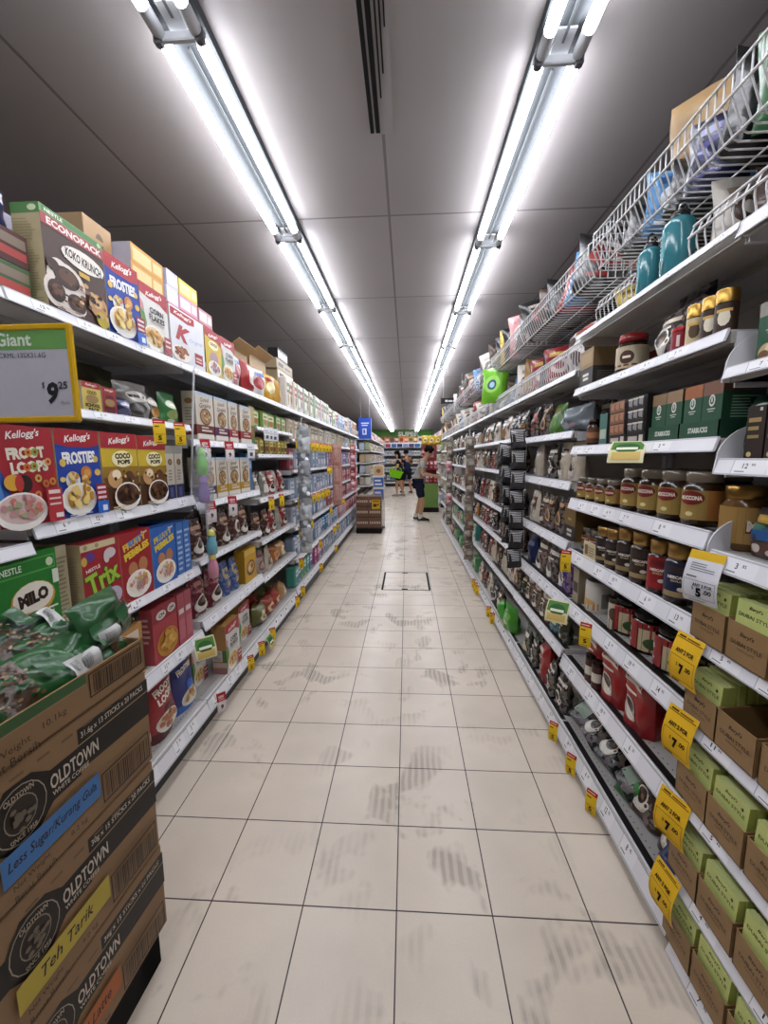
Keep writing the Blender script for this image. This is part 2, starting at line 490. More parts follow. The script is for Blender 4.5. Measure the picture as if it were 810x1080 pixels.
def node_ceiling():
    m = bpy.data.materials.new('ceiling_panels'); m.use_nodes = True
    nt = m.node_tree; N = nt.nodes.new; Lk = nt.links.new
    b = nt.nodes['Principled BSDF']; b.inputs['Roughness'].default_value = .6; b.inputs['Specular IOR Level'].default_value = .3
    tc = N('ShaderNodeTexCoord'); mp = N('ShaderNodeMapping'); mp.inputs['Location'].default_value = (.1 + 1.23 * 10, -2.54 + 1.2 * 10, 0)
    Lk(tc.outputs['Object'], mp.inputs['Vector'])
    br = N('ShaderNodeTexBrick'); br.offset = 0
    for k, v in (('Scale', 1), ('Brick Width', 1.23), ('Row Height', 1.2), ('Mortar Size', .008), ('Mortar Smooth', .3)):
        br.inputs[k].default_value = v
    br.inputs['Color1'].default_value = lin('928d8d'); br.inputs['Color2'].default_value = lin('8e8989'); br.inputs['Mortar'].default_value = lin('6a6466')
    Lk(mp.outputs[0], br.inputs['Vector'])
    n1 = N('ShaderNodeTexNoise'); n1.inputs['Scale'].default_value = 3; n1.inputs['Detail'].default_value = 4; Lk(tc.outputs['Object'], n1.inputs['Vector'])
    r1 = N('ShaderNodeMapRange'); r1.inputs[3].default_value = .94; r1.inputs[4].default_value = 1.05; Lk(n1.outputs['Fac'], r1.inputs[0])
    hs = N('ShaderNodeHueSaturation'); Lk(br.outputs['Color'], hs.inputs['Color']); Lk(r1.outputs[0], hs.inputs['Value']); Lk(hs.outputs[0], b.inputs['Base Color'])
    bp = N('ShaderNodeBump'); bp.inputs['Strength'].default_value = .4; bp.inputs['Distance'].default_value = .004; bp.invert = True
    Lk(br.outputs['Fac'], bp.inputs['Height']); Lk(bp.outputs[0], b.inputs['Normal'])
    return m
struct('floor', MB().box(XW0, YW0, -.1, XW1, YW1, 0, node_floor()))
struct('ceiling', MB().box(XW0, YW0, CEIL, XW1, YW1, CEIL + .1, node_ceiling()))
WALLM = M('cfcac8', 'paint')
struct('wall_left', MB().box(XW0 - .1, YW0, -.1, XW0, YW1, CEIL + .1, WALLM))
struct('wall_right', MB().box(XW1, YW0, -.1, XW1 + .1, YW1, CEIL + .1, WALLM))
struct('wall_back', MB().box(XW0 - .1, YW1, -.1, XW1 + .1, YW1 + .1, CEIL + .1, WALLM))
struct('wall_front', MB().box(XW0 - .1, YW0 - .1, -.1, XW1 + .1, YW0, CEIL + .1, WALLM))

# floor hatch (drain cover) flush with the tiles
hx0, hx1, hy0, hy1 = -.276, .26, 4.26, 4.95
mb = MB(); dk = M('15120f', 'matte'); fr = M('6f665c', 'metal')
mb.box(hx0, hy0, .0002, hx0 + .022, hy1, .0022, dk); mb.box(hx1 - .022, hy0, .0002, hx1, hy1, .0022, dk)
mb.box(hx0, hy0, .0002, hx1, hy0 + .012, .0018, dk); mb.box(hx0, hy1 - .012, .0002, hx1, hy1, .0018, dk)
hatch = empty('floor_hatch', ((hx0 + hx1) / 2, (hy0 + hy1) / 2, 0)); tag(hatch, 'square access hatch with black edges set into the pale floor tiles', 'floor hatch')
mb.xf(Matrix.Translation((-(hx0 + hx1) / 2, -(hy0 + hy1) / 2, 0))); part('edge_frame', mb, hatch)
for yy in (-.335, .305):
    part('lift_slot', MB().box(-.045, yy, .0004, .02, yy + .035, .003, dk), hatch)

# ------------------------------------------------------------------ ceiling lights
TUBE = emit('f6f8ff', 17.0, 'tube_glow')
HOUS = M('404346', 'matte'); CAPM = M('a9abaf', 'paint'); DKC = M('4a4b50', 'paint')
def light_fixture():
    Lh = .598
    o = empty('fluorescent_light')
    h = MB()
    h.prism([(-.076, 0), (.076, 0), (.076, -.036), (.034, -.038), (.03, -.05), (-.03, -.05), (-.034, -.038), (-.076, -.036)], 'y', -Lh, Lh, HOUS)
    part('housing', h, o)
    r = MB().box(-.004, -Lh + .05, -.056, .004, Lh - .05, -.05, M('55595a', 'matte')); part('cover_strip', r, o)
    for sx in (-.059, .059):
        t = MB(); n0 = len(t.v)
        t.lathe([(.019, -.575), (.019, .49)], TUBE, 14); t.xf(Matrix.Translation((sx, 0, -.07)) @ Matrix.Rotation(-PI / 2, 4, 'X'))
        part('tube', t, o, 'glowing white fluorescent tube')
        c = MB(); c.lathe([(.019, 0), (.0195, .02), (.0195, .07), (.017, .085)], CAPM, 14)
        c.xf(Matrix.Translation((sx, .49, -.07)) @ Matrix.Rotation(-PI / 2, 4, 'X')); part('tube_cap', c, o, 'grey metal tube cap')
    e = MB().cbox(-.066, .573, -.088, .066, .592, -.062, .004, CAPM).cbox(-.03, .5, -.054, .03, .59, -.048, .002, M('9fa1a5', 'paint'))
    part('lamp_holder', e, o, 'grey lamp holder bar')
    for q in (-1, 1):
        part('socket', MB().cbox(q * .066 - .014, .568, -.096, q * .066 + .014, .597, -.056, .005, DKC), o, 'dark tube socket')
    return o
def clone(o):
    c = o.copy(); COL.objects.link(c)
    for ch in list(o.children):
        d = ch.copy(); COL.objects.link(d); d.parent = c
        for g in list(ch.children):
            e = g.copy(); COL.objects.link(e); e.parent = d
    return c
proto = light_fixture(); first = True
for rx, nm, off in ((-.707, 'cereal', 1.423), (.503, 'coffee', 1.575)):
    for k in range(-2, 17):
        y = off + .6 + 1.19 * k
        if y > 20.9: continue
        f = proto if first else clone(proto); first = False
        f.location = (rx, y, CEIL)
        tag(f, 'twin tube fluorescent batten, %s of the ceiling row by the %s side' % (ordw(k + 2), nm), 'ceiling light', 'fluorescent battens along the aisle')
# slot diffuser in the ceiling
v = empty('ceiling_vent', (-.108, .9, CEIL)); tag(v, 'long black slotted air diffuser in the ceiling between the light rows', 'ceiling vent')
part('vent_frame', MB().box(-.05, -.9, -.004, .05, 1.04, 0, M('8d888a', 'paint')), v)
for x0, x1, y1 in ((-.046, -.03, 1.03), (-.022, -.004, 1.03), (.006, .012, .86), (.02, .026, .76), (.034, .039, .6)):
    part('slot', MB().box(x0, -.89, -.0065, x1, y1, -.003, M('0b0a0a', 'matte')), v)

# ------------------------------------------------------------------ shelving
XL, XR = -1.02, .745
WHITE = M('d4d4d8', 'paint'); SHELF = M('bdbbb8', 'paint'); UNDER = M('a9a7a3', 'paint'); BACK = M('b0aca6', 'paint'); RAILW = M('e3e3e8', 'paint'); DARKP = M('242326', 'paint')
PRICES = ['7.15', '8.45', '7.90', '11.90', '9.25', '12.90', '13.95', '19.95', '14.90', '5.45', '6.20', '24.90', '3.85', '4.60']
def bay(side, y0, y1, levels, label, height, detail=0, guards=(), seed=0, depth=.43, strip=False, XF=None, base_dark=True):
    """levels: (rail bottom, rail top); local x points into the shelf"""
    XF = XF if XF is not None else (XL if side < 0 else XR); g = side
    W = y1 - y0; rnd = random.Random(seed)
    o = empty('shelving_bay', (XF, (y0 + y1) / 2, 0)); tag(o, label, 'shelving', 'shelving bays on the %s side' % ('cereal' if side < 0 else 'coffee'))
    a = -W / 2 + .003; b = W / 2 - .003
    part('back_panel', MB().box(g * (depth + .015), a, .0, g * (depth + .03), b, height, BACK), o)
    for yy in (a, b - .03):
        u = MB().box(g * depth, yy, 0, g * (depth + .013), yy + .03, height, WHITE)
        part('upright', u, o)
    part('plinth', MB().box(g * .05, a, 0, g * (depth - .01), b, levels[-1][0] - .002, DARKP), o, 'dark recessed plinth')
    for li, (zb, zt) in enumerate(levels):
        s = MB(); th = .03; zs = zt - .004
        s.box(g * .016, a, zs - .004, g * depth, b, zs, SHELF)
        s.box(g * .018, a, zs - th, g * .03, b, zs - .004, UNDER); s.box(g * (depth - .02), a, zs - th, g * (depth - .01), b, zs - .004, UNDER)
        s.box(g * .2, a, zs - th * .7, g * .22, b, zs - .004, UNDER)
        for yy in (a, b - .004):
            s.box(g * .03, yy, zs - th - .012, g * depth, yy + .004, zs - .004, WHITE)
        if strip:
            s.box(g * .03, a + .01, zs, g * .055, b - .01, zs + .0012, M('1c1a1b', 'paint'))
        if detail > 1:
            n = int(W / .024)
            for k in range(n):
                yc = a + .012 + k * .024
                s.add([(g * .07 + .0028 * math.cos(t * PI / 3), yc + .0028 * math.sin(t * PI / 3), zs + .0006) for t in range(6)], [tuple(range(6))], M('4a4846', 'matte'))
        so = part('shelf', s, o)
        r = MB(); hq = zt - zb
        poly = [(0, zb), (g * .3 * hq, zt), (g * (.3 * hq + .005), zt), (g * (.3 * hq + .005), zt - .006), (g * .007, zb + .002)]
        r.prism(poly, 'y', a, b, RAILW)
        def S(u, v, off):
            return (g * (.3 * hq * v) - g * off, (a + u * (b - a)) if g < 0 else (b - u * (b - a)), zb + hq * v)
        cm = [('R', .0, .9, 1, .97, 'b9b9bf'), ('R', 0, .04, 1, .09, 'b4b4ba')]
        if detail:
            u = .05 + rnd.random() * .08
            while u < .93:
                p = rnd.choice(PRICES); wd = .075
                cm.append(('R', u - .01, .12, u + wd + .012, .88, 'ececf0'))
                cm += [('R', u - .011, .12, u - .009, .88, 'a8a8b0')]
                cm.append(('T', p.split('.')[0], u + .028, .56, .008 * len(p.split('.')[0]), .3, '2a2a2c', 0, .02))
                cm.append(('T', p.split('.')[1], u + .05, .63, .012, .16, '2a2a2c', 0, .01))
                cm.append(('R', u + .0, .2, u + .03, .27, '8a8a90'))
                u += rnd.uniform(.12, .24)
        else:
            u = .06
            while u < .93:
                cm.append(('R', u, .15, u + .07, .85, 'f0f0f3')); cm.append(('R', u + .02, .4, u + .045, .66, '55555a')); u += rnd.uniform(.13, .25)
        art(r, S, W, hq, cm, base=.0005, dz=.00002)
        part('price_rail', r, so, 'white rail holding price tickets')
        if li in guards:
            gd = MB(); prof = [(g * .0, zs - .03)]
            for k in range(9):
                t = k / 8 * PI / 2
                prof.append((g * (.105 - .1 * math.cos(t)), zs + .0 + .085 * math.sin(t)))
            prof += [(g * .3, zs + .085), (g * .3, zs - .03)]
            gd.prism(prof, 'y', b - .004, b, WHITE); part('end_guard', gd, so, 'rounded white end guard')
    return o

T = (1.831, 1.866)
LB = [1.05, 1.92, 2.79, 3.66, 4.53, 5.40, 6.27, 7.14, 8.01, 8.88]
LEV_L0 = [T, (1.554, 1.583), (1.204, 1.249), (.857, .898), (.512, .566), (.103, .18)]
LEV_L1 = [T, (1.485, 1.52), (1.174, 1.21), (.893, .921), (.55, .605), (.103, .18)]
LEV_L2 = [T, (1.62, 1.645), (1.43, 1.456), (1.11, 1.143), (.81, .838), (.53, .566), (.103, .18)]
LEV_L3 = [T, (1.575, 1.6), (1.292, 1.318), (1.02, 1.046), (.755, .785), (.45, .485), (.14, .2)]
bay(-1, .1, 1.047, [(1.831, 1.866), (1.554, 1.583), (1.165, 1.2), (.857, .898), (.103, .18)], 'cereal-side shelving bay before the carton stack', 1.95, 0, seed=1)
NTH = ['first', 'second', 'third', 'fourth', 'fifth', 'sixth', 'seventh', 'eighth', 'ninth', 'tenth', 'eleventh']
for i in range(9):
    lv = [LEV_L0, LEV_L1, LEV_L2][i] if i < 3 else LEV_L3
    bay(-1, LB[i], LB[i + 1], lv, 'white shelving bay, %s past the carton stack on the cereal side' % NTH[i], 1.95, 2 if i < 2 else 0, seed=10 + i)
RB = [.12, 1.045, 1.925, 2.80, 3.68, 4.56, 5.44, 6.32, 7.20, 8.08, 8.96]
LEV_R0 = [(1.91, 1.947), (1.6, 1.627), (1.377, 1.415), (1.146, 1.191), (.922, .957), (.695, .73), (.468, .503), (.229, .268), (-.0 + .004, .05)]
LEV_R1 = [(1.926, 1.947), (1.688, 1.719), (1.431, 1.468), (1.186, 1.234), (.945, .998), (.697, .752), (.408, .47), (.045, .122)]
LEV_R2 = [(1.78, 1.808), (1.506, 1.54), (1.266, 1.307), (.983, 1.027), (.697, .752), (.447, .49), (.03, .115)]
LEV_R3 = [(1.78, 1.808), (1.525, 1.552), (1.288, 1.315), (.985, 1.014), (.735, .764), (.455, .487), (.03, .115)]
bay(1, RB[0], RB[1], LEV_R0, 'closest white shelving bay on the coffee side, full of brown display trays', 2.42, 2, guards=(1, 2, 3), seed=40)
for i in range(1, 10):
    lv = [None, LEV_R1, LEV_R2][i] if i < 3 else LEV_R3
    bay(1, RB[i], RB[i + 1], lv, 'white shelving bay, %s past the chocolate trays on the coffee side' % NTH[i - 1], 2.42, 2 if i == 1 else (1 if i == 2 else 0), seed=50 + i, strip=i < 4)

# ------------------------------------------------------------------ products on the cereal side, near bays
def PL(kind, spec, y0, y1, z, d, label, cat, group=None, xf=-1.035, jit=0):
    return put(kind, spec.mesh(kind) if isinstance(spec, MB) else spec, (xf - d / 2, (y0 + y1) / 2, z + .0005), PI / 2 + jit, label, cat, group)
def PR(kind, spec, y1, y0, z, d, label, cat, group=None, xf=.76, jit=0):
    if isinstance(spec, list):      # round jars: front label turned a little toward the near end of the aisle
        ym = (y0 + y1) / 2 * (xf + d / 2) / xf
        y0, y1, jit = ym, ym, jit + .75
    return put(kind, spec.mesh(kind) if isinstance(spec, MB) else spec, (xf + d / 2, (y0 + y1) / 2, z + .0005), -PI / 2 + jit, label, cat, group)
KEL = lambda cy=.9, cx=.5, w=.62, h=.1, c='f4efe9': [('T', "Kellogg's", cx, cy, w, h, c, 8, .02, .35)]
side_lines = smalltext(.12, .1, .88, .85, 24, 'a89d80', 3)

def koko(w, d, h):
    c = [('R', 0, .925, 1, 1, '6c9a63'), ('R', .03, .935, .97, .99, '4f7d4c'), ('T', 'NESTLE', .2, .963, .26, .035, 'eef2e6', 0, .02), ('E', .93, .963, .035, .025, 'b7c9a0'),
         ('R', 0, .82, 1, .925, 'a34a4c'), ('T', 'ECONOPACK', .52, .872, .88, .07, 'f1e6e2', 0, .03),
         ('E', .62, .66, .36, .105, 'eae3da'), ('R', .3, .6, .95, .7, 'eae3da'), ('T', 'KOKO KRUNCH', .62, .655, .6, .095, '231510', -4, .03),
         ('E', .3, .34, .3, .19, 'ded4ca'), ('E', .2, .46, .14, .08, 'ded4ca'), ('E', .1, .2, .16, .16, 'ded4ca'), ('E', .36, .12, .22, .1, 'ded4ca'),
         ('E', .3, .38, .2, .11, '3b241a'), ('E', .31, .4, .14, .07, '5c3d2a'), ('E', .12, .2, .13, .11, '3b241a'), ('E', .13, .21, .08, .06, '6a4530'), ('E', .42, .15, .15, .1, '3b241a'), ('E', .43, .16, .1, .06, '5c3d2a'), ('E', .1, .45, .09, .06, '3b241a'),
         ('R', .5, .48, .68, .53, 'c9a445'), ('E', .8, .24, .17, .13, 'b98a57'), ('E', .78, .28, .1, .07, 'd5b07e'), ('E', .86, .1, .12, .09, 'b9a72f')] + flakes(.45, .03, .95, .4, ['2f1c14', '5c3d2a', '7a5238', 'c9a070'], 22, .04, 6) + flakes(.03, .1, .5, .45, ['2f1c14', '6a4530'], 12, .03, 7)
    return carton(w, d, h, '4b3833', c + smalltext(.05, .01, .5, .06, 3, 'b9a79a', 1), side='b7aa86', top='5f8a55', sidecmds=[('R', 0, .9, 1, 1, '5c8752'), ('E', .75, .95, .16, .03, 'c7d4b0')] + smalltext(.1, .06, .9, .85, 30, 'a3976f', 2))
def frosties(w, d, h):
    c = [('R', 0, .8, 1, 1, 'a3202c'), ('P', [(0, .83), (0, .78), (1, .78), (1, .83), (.75, .8), (.5, .79), (.25, .8)], '1f3b94')] + KEL(.9)
    c += [('T', 'FROSTIES', .5, .68, .76, .14, 'f0f0ee', 3, .05), ('E', .12, .62, .07, .045, 'd9b55b'), ('E', .88, .66, .06, .04, 'd9b55b'), ('E', .9, .5, .08, .04, 'd9b55b'), ('E', .62, .5, .13, .08, 'c07a3a'), ('E', .64, .5, .08, .045, 'd99a55'),
          ('E', .3, .42, .16, .1, 'e8e6e2'), ('E', .3, .42, .1, .06, 'c9cbd6')]
    c += flakes(.05, .3, .7, .5, ['d9a845', 'c58f38', 'e6c878'], 16, .05, 2) + bowl(.38, .2, .4, .19, ['e0b64f', 'cf9a3c', 'ecd07e', 'b98430'], 5, n=36, fs=.06) + [('R', .72, .16, 1, .36, '8f1f2b'), ('R', .75, .3, .96, .33, 'e8dada'), ('R', .75, .24, .96, .27, 'e0c9c9'), ('R', .75, .18, .96, .21, 'e0c9c9'), ('R', .72, 0, 1, .15, '2a66c4'), ('R', .84, .03, .96, .1, 'e2e6ef')]
    return carton(w, d, h, '21439f', c + smalltext(.05, .01, .6, .05, 2, 'd8dbe6', 1), side='c6b994', sidecmds=side_lines)
def froot(w, d, h):
    c = KEL(.91, .5, .56, .1) + [('P', [(0, .1), (0, .62), (.1, .56), (.2, .4), (.22, .2), (.12, .1)], '2d4f9c'), ('P', [(0, .1), (0, .5), (.07, .44), (.12, .28)], '4f86c9'),
         ('T', 'FROOT', .52, .73, .62, .12, 'efe6d4', 4, .06), ('T', 'LOOPS', .56, .59, .62, .12, 'efe6d4', 4, .06)]
    for cx, cy, co in ((.55, .735, 'd59a3a'), (.66, .74, '8fae4e'), (.5, .585, 'd2763a'), (.62, .595, '9cb052'), (.86, .64, 'd7a25a'), (.66, .47, 'c9b25a'), (.78, .41, 'b7713a'), (.9, .43, 'd08b3c'), (.62, .3, 'c98b4a')):
        c += [('E', cx, cy, .06, .042, co), ('E', cx, cy, .025, .018, 'a1232c')]
    c += [('E', .24, .44, .14, .08, 'd9a43b'), ('E', .42, .42, .12, .09, '2a1a18'), ('E', .33, .43, .07, .085, 'b93a35')]
    c += bowl(.33, .15, .42, .19, ['b98a8a', 'c9776b', 'a9866a', '9aa07a', 'd2a0a0'], 8, n=26, fs=.05, milk='d9bdb9')
    c += [('R', .72, .0, 1, .36, 'b4323b'), ('R', .75, .3, .96, .34, 'ead7d2'), ('R', .75, .24, .96, .26, 'e6cfca'), ('R', .75, .18, .96, .2, 'e6cfca'), ('R', .84, .04, .98, .09, 'efe3df')]
    return carton(w, d, h, 'a3232d', c, side='c6b994', sidecmds=side_lines)
def coco(w, d, h, sd):
    c = [('R', 0, 0, 1, .5, '6b4a22'), ('R', 0, 0, 1, .3, '4d2f1a'), ('R', 0, .42, 1, .56, '947026'), ('R', 0, .8, 1, 1, 'a32430')] + KEL(.9)
    c += [('E', .55, .66, .3, .11, 'efe5b4'), ('T', 'COCO', .56, .7, .44, .075, '20160f', 2, .06), ('T', 'POPS', .58, .62, .36, .06, '20160f', 2, .05), ('E', .3, .4, .2, .12, 'c79a66'), ('E', .34, .46, .12, .06, 'efe0c0'), ('E', .7, .38, .16, .12, '5e3b22')]
    c += flakes(.15, .3, .95, .5, ['3b2213', '5e3b22', '7a4f2a', 'd0b070'], 18, .04, sd) + bowl(.58, .16, .38, .19, ['3b2213', '52301b', '2b180e', '6a4526'], sd, n=48, fs=.05, milk='6a4a36')
    return carton(w, d, h, 'c9ac2b', c + smalltext(.05, .01, .5, .06, 2, 'd8c8a6', 1), side='bfb08a', sidecmds=side_lines)
def cornf(w, d, h, yel=False):
    c = [('R', 0, .86, 1, 1, 'a3232d'), ('P', [(0, .88), (0, .84), (.3, .8), (.7, .8), (1, .72), (1, .88)], 'a3232d')] + KEL(.88, .5, .6, .09)
    if yel:
        c += [('E', .5, .68, .3, .1, 'efe5b4'), ('T', 'COCO', .5, .7, .44, .07, '20160f', 0, .05), ('E', .5, .4, .26, .14, 'a98a9a')] + bowl(.5, .18, .4, .17, ['8a6a92', 'a97a70', 'c9a070'], 4, n=20, fs=.06)
    else:
        c += [('P', [(0, .1), (0, .6), (.12, .55), (.18, .4), (.1, .2)], '5d8a45'), ('P', [(0, .6), (0, .75), (.1, .68), (.12, .56)], 'c98a90'), ('T', 'CORN', .56, .64, .5, .09, '2c2723', 0, .03), ('T', 'FLAKES', .56, .53, .56, .09, '2c2723', 0, .03), ('R', .34, .45, .82, .47, 'b59a90')]
        c += bowl(.42, .2, .38, .2, ['cf9c53', 'e0b878', 'bd8441'], 7, n=24, fs=.06, milk='e7d2a8') + [('R', .72, .02, 1, .3, 'a3434a'), ('R', .76, .22, .96, .25, 'ecd8d4'), ('R', .76, .14, .96, .17, 'ecd8d4')]
    return carton(w, d, h, 'cdb23c' if yel else 'd8d6d2', c, side='b58a58', top='b98a4e', sidecmds=[('R', 0, 0, 1, .12, 'a9787a'), ('R', 0, .14, 1, .24, 'cbb6ac'), ('R', 0, .27, 1, .5, 'cfc8c2'), ('R', .7, .25, 1, .5, '55773f')] + smalltext(.1, .3, .6, .48, 6, '8d857d', 2))
def speck(w, d, h):
    c = [('P', [(.02, .97), (.02, .84), (.5, .8), (.7, .84), (.7, .97)], 'a3232d'), ('T', "Kellogg's", .36, .9, .5, .08, 'f4efe9', 0, .02, .35), ('T', 'K', .34, .56, .42, .3, 'a3202c', -4, .06, .3), ('T', 'Original', .72, .52, .42, .09, '8fa3c9', 4, .0, .1), ('R', .66, .1, .92, .32, '9b2630'), ('R', .69, .2, .88, .24, 'd9b9b6'), ('R', .69, .14, .88, .17, 'd9b9b6')]
    c += bowl(.25, .17, .26, .15, ['b98146', 'a5602f', '8a4a33'], 3, n=18, fs=.05)
    return carton(w, d, h, 'dadbe0', c, side='cfd0d6', sidecmds=side_lines)
def plainbox(w, d, h, front, cmds=(), side=None, top=None):
    return carton(w, d, h, front, cmds, side=side or front, top=top or front)
GT = 'cereal boxes along the upper cereal shelf'
zT = 1.862
PL('cereal_box', koko(.241, .085, .282), 1.194, 1.436, zT, .085, 'large brown economy cereal box with red banner on the top shelf', 'cereal box', GT)
PL('cereal_box', frosties(.178, .06, .272), 1.438, 1.617, zT, .06, 'blue and red cereal box beside the large brown box, top shelf', 'cereal box', GT)
PL('cereal_box', cornf(.186, .06, .25), 1.62, 1.807, zT, .06, 'white cereal box with green edge between blue box and red-letter box', 'cereal box', GT)
PL('cereal_box', speck(.3, .07, .235), 1.815, 2.13, zT, .07, 'pale grey cereal box with one huge red letter on top shelf', 'cereal box', GT)
PL('cereal_box', cornf(.184, .06, .235, True), 2.135, 2.32, zT, .06, 'yellow cereal box with red top on the upper shelf', 'cereal box', GT)
PL('cereal_box', cornf(.18, .06, .24), 2.322, 2.5, zT, .06, 'white cereal box past the yellow box on top shelf', 'cereal box', GT)
# behind and beside the row on the top shelf
for k, (y0, y1, zz, hh, col, xs) in enumerate([(1.03, 1.17, 0, .085, '3f5a34', -1.06), (1.03, 1.17, .087, .085, '4a2320', -1.06)]):
    PL('tea_box', plainbox(y1 - y0, .1, hh, col, [('R', .0, .1, .25, .9, '5a8a3f'), ('R', .3, .2, .95, .45, 'a33a34'), ('R', .3, .55, .95, .85, '7a6a5a')]), y0, y1, zT + zz, .1, 'small red and tan striped box, %s of two beside the large brown box' % ('lower' if k == 0 else 'upper'), 'box', xf=xs)
PL('snack_pouch', pouch(.16, .13, .08, '1c2458', [('R', .1, .6, .9, .8, 'd8d4dc'), ('R', .2, .3, .7, .4, '7a3a4a')], 5, 'pillow'), 1.02, 1.18, zT + .176, .08, 'navy pouch lying on two small dark boxes on the top shelf', 'pouch', xf=-1.09)
def stackbox(y0, y1, x0, z0, h, d, col, lab, cm=(), side=None):
    PL('carton_box', plainbox(y1 - y0, d, h, col, cm, side), y0, y1, z0, d, lab, 'box', 'boxes stacked behind the cereal on the top shelf', xf=x0)
LIL = 'b9b6c6'
stackbox(1.08, 1.27, -1.16, zT, .27, .2, LIL, 'lilac grey box behind the navy pouch on the top shelf', smalltext(.1, .55, .9, .95, 4, '9a96ac', 1))
stackbox(1.575, 1.722, -1.2, zT, .47, .2, 'a5835a', 'brown carton standing behind the large brown cereal box', [('E', .55, .86, .14, .06, '55402a'), ('R', .41, .84, .69, .87, 'a5835a')], 'a58a68')
def pile(y0, y1, x, cols, where, lil=None):
    for k, (c1, c2, nm) in enumerate(cols):
        stackbox(y0 + .006 * (k % 2), y1 + .006 * (k % 2), x, zT + .0745 * k, .0735, .22, c1, 'flat %s box, %s from the bottom of the pile %s' % (nm, NTH[k], where), [('R', .05, .15, .6, .82, c2), ('R', .66, .2, .95, .78, c2)], lil)
OR = ('bd8a3a', 'd8b27a', 'orange')
pile(1.73, 1.955, -1.13, [OR] * 6, 'behind the blue flake cereal', 'b0aebc')
RD = ('9c2c33', 'e0dce6', 'red'); PL_ = ('c9c6d4', 'e6e3ec', 'pale'); PK_ = ('c58aa0', 'e3c9d2', 'pink')
pile(1.965, 2.06, -1.12, [RD, RD, RD, PK_, PL_, ('b9b5cc', 'dcdae6', 'violet grey')], 'behind the white cereal')
pile(2.07, 2.245, -1.12, [RD, RD, ('a8323b', 'd9b9c0', 'dark red'), ('a8323b', 'e0ccd2', 'crimson'), PK_, ('cbb53f', 'e3d68a', 'yellow')], 'behind the red-letter cereal')
pile(2.26, 2.41, -1.12, [RD, RD, RD, ('a3434c', 'e2cfd2', 'rose'), ('b9858e', 'e2cfd2', 'dusty pink')], 'behind the yellow cereal')

# second shelf
z2 = 1.58
def school(w, d, h, red):
    return carton(w, d, h, '8f2a2e' if red else 'c9b55a', [('R', 0, .8, 1, 1, '9c2a30'), ('T', "Kellogg's", .5, .9, .6, .1, 'efe5dd', 0, .01, .3), ('T', 'COCO', .5, .66, .5, .12, '20160f', 0, .04), ('E', .5, .45, .34, .14, '9a7a4a'), ('T', 'SCHOOL', .5, .24, .8, .12, '1c1714', 0, .05), ('T', 'PACK', .55, .1, .6, .11, '1c1714', 0, .05)], side='b8a98a')
PL('cereal_box', school(.083, .05, .1, False), 1.314, 1.398, z2, .05, 'small yellow school-size cereal box on second shelf behind the price sign', 'cereal box', xf=-1.06)
PL('cereal_box', school(.07, .05, .095, True), 1.403, 1.474, z2, .05, 'small dark red cereal box next to the small yellow box', 'cereal box', xf=-1.06)
def snack(w, h, d, col, sd, accent, style='stand'):
    return pouch(w, h, d, col, [('E', .5, .62, .34, .14, accent[0]), ('R', .22, .58, .78, .66, accent[1]), ('E', .45, .3, .3, .16, accent[2])] + smalltext(.2, .08, .8, .16, 2, accent[1], sd), sd, style)
PL('snack_pouch', snack(.1, .075, .06, '23264a', 3, ('8a8aa8', 'd9d9e2', '5a5a7a'), 'pillow'), 1.476, 1.575, z2, .06, 'small navy pouch lying on the second shelf', 'pouch', xf=-1.06)
PL('snack_pouch', snack(.16, .15, .09, '85807c', 4, ('d9d4cc', '2c2825', '3a3532')), 1.575, 1.69, z2, .09, 'silver grey pouch slumped beside the small navy pouch', 'pouch', xf=-1.07, jit=-.2)
PL('snack_pouch', snack(.13, .14, .08, '2b2523', 6, ('d9d2c8', 'efe9df', 'a5763a')), 1.69, 1.785, z2, .08, 'black and white pouch between silver and green pouches', 'pouch', xf=-1.08, jit=.2)
PL('snack_pouch', snack(.13, .14, .07, '2c6a33', 7, ('cfdcc0', 'efe9df', '8a9a5a')), 1.787, 1.9, z2, .07, 'bright green pouch with pale lettering on second shelf', 'pouch', xf=-1.06)
PL('snack_pouch', snack(.2, .22, .1, '4b4a30', 8, ('6a7a3a', '9a9a6a', '3a3a2a')), 1.55, 1.75, z2, .1, 'olive pouch leaning at the back of second shelf', 'pouch', xf=-1.22)
PL('snack_pouch', snack(.15, .2, .1, '27295e', 9, ('5a5a9a', 'a9a9c9', '3a3a6a')), 1.36, 1.5, z2, .1, 'dark blue pouch behind the small cereal boxes', 'pouch', xf=-1.2)
# third shelf
z3 = 1.246
PL('cereal_box', froot(.182, .06, .268), .963, 1.147, z3, .06, 'red fruit-ring cereal box with white lettering on third shelf', 'cereal box', xf=-1.03)
PL('cereal_box', frosties(.172, .06, .27), 1.151, 1.326, z3, .06, 'blue and red flake cereal box on the third shelf', 'cereal box', xf=-1.03)
PL('cereal_box', coco(.184, .06, .27, 11), 1.332, 1.518, z3, .06, 'yellow chocolate cereal box with red top beside blue flake box', 'cereal box', xf=-1.03)
PL('cereal_box', coco(.18, .06, .268, 12), 1.52, 1.705, z3, .06, 'yellow chocolate cereal box beside the cream and navy boxes', 'cereal box', xf=-1.03)
def cream(w, d, h):
    return carton(w, d, h, 'bdb4a6', [('R', 0, 0, 1, .32, '1d2350'), ('R', .3, .05, .7, .26, '4a5080'), ('E', .5, .82, .26, .07, '6b4a2c'), ('E', .5, .82, .14, .04, '9a7a52')] + smalltext(.2, .42, .8, .68, 4, '8d8478', 4), side='b5ac9c')
for k, (a, b) in enumerate(((1.71, 1.772), (1.778, 1.84))):
    PL('cereal_box', cream(b - a, .16, .2), a, b, z3, .16, 'narrow cream box with navy base, %s of the pair on third shelf' % ('nearer' if k == 0 else 'farther'), 'cereal box', 'narrow cream and navy boxes', xf=-1.035)
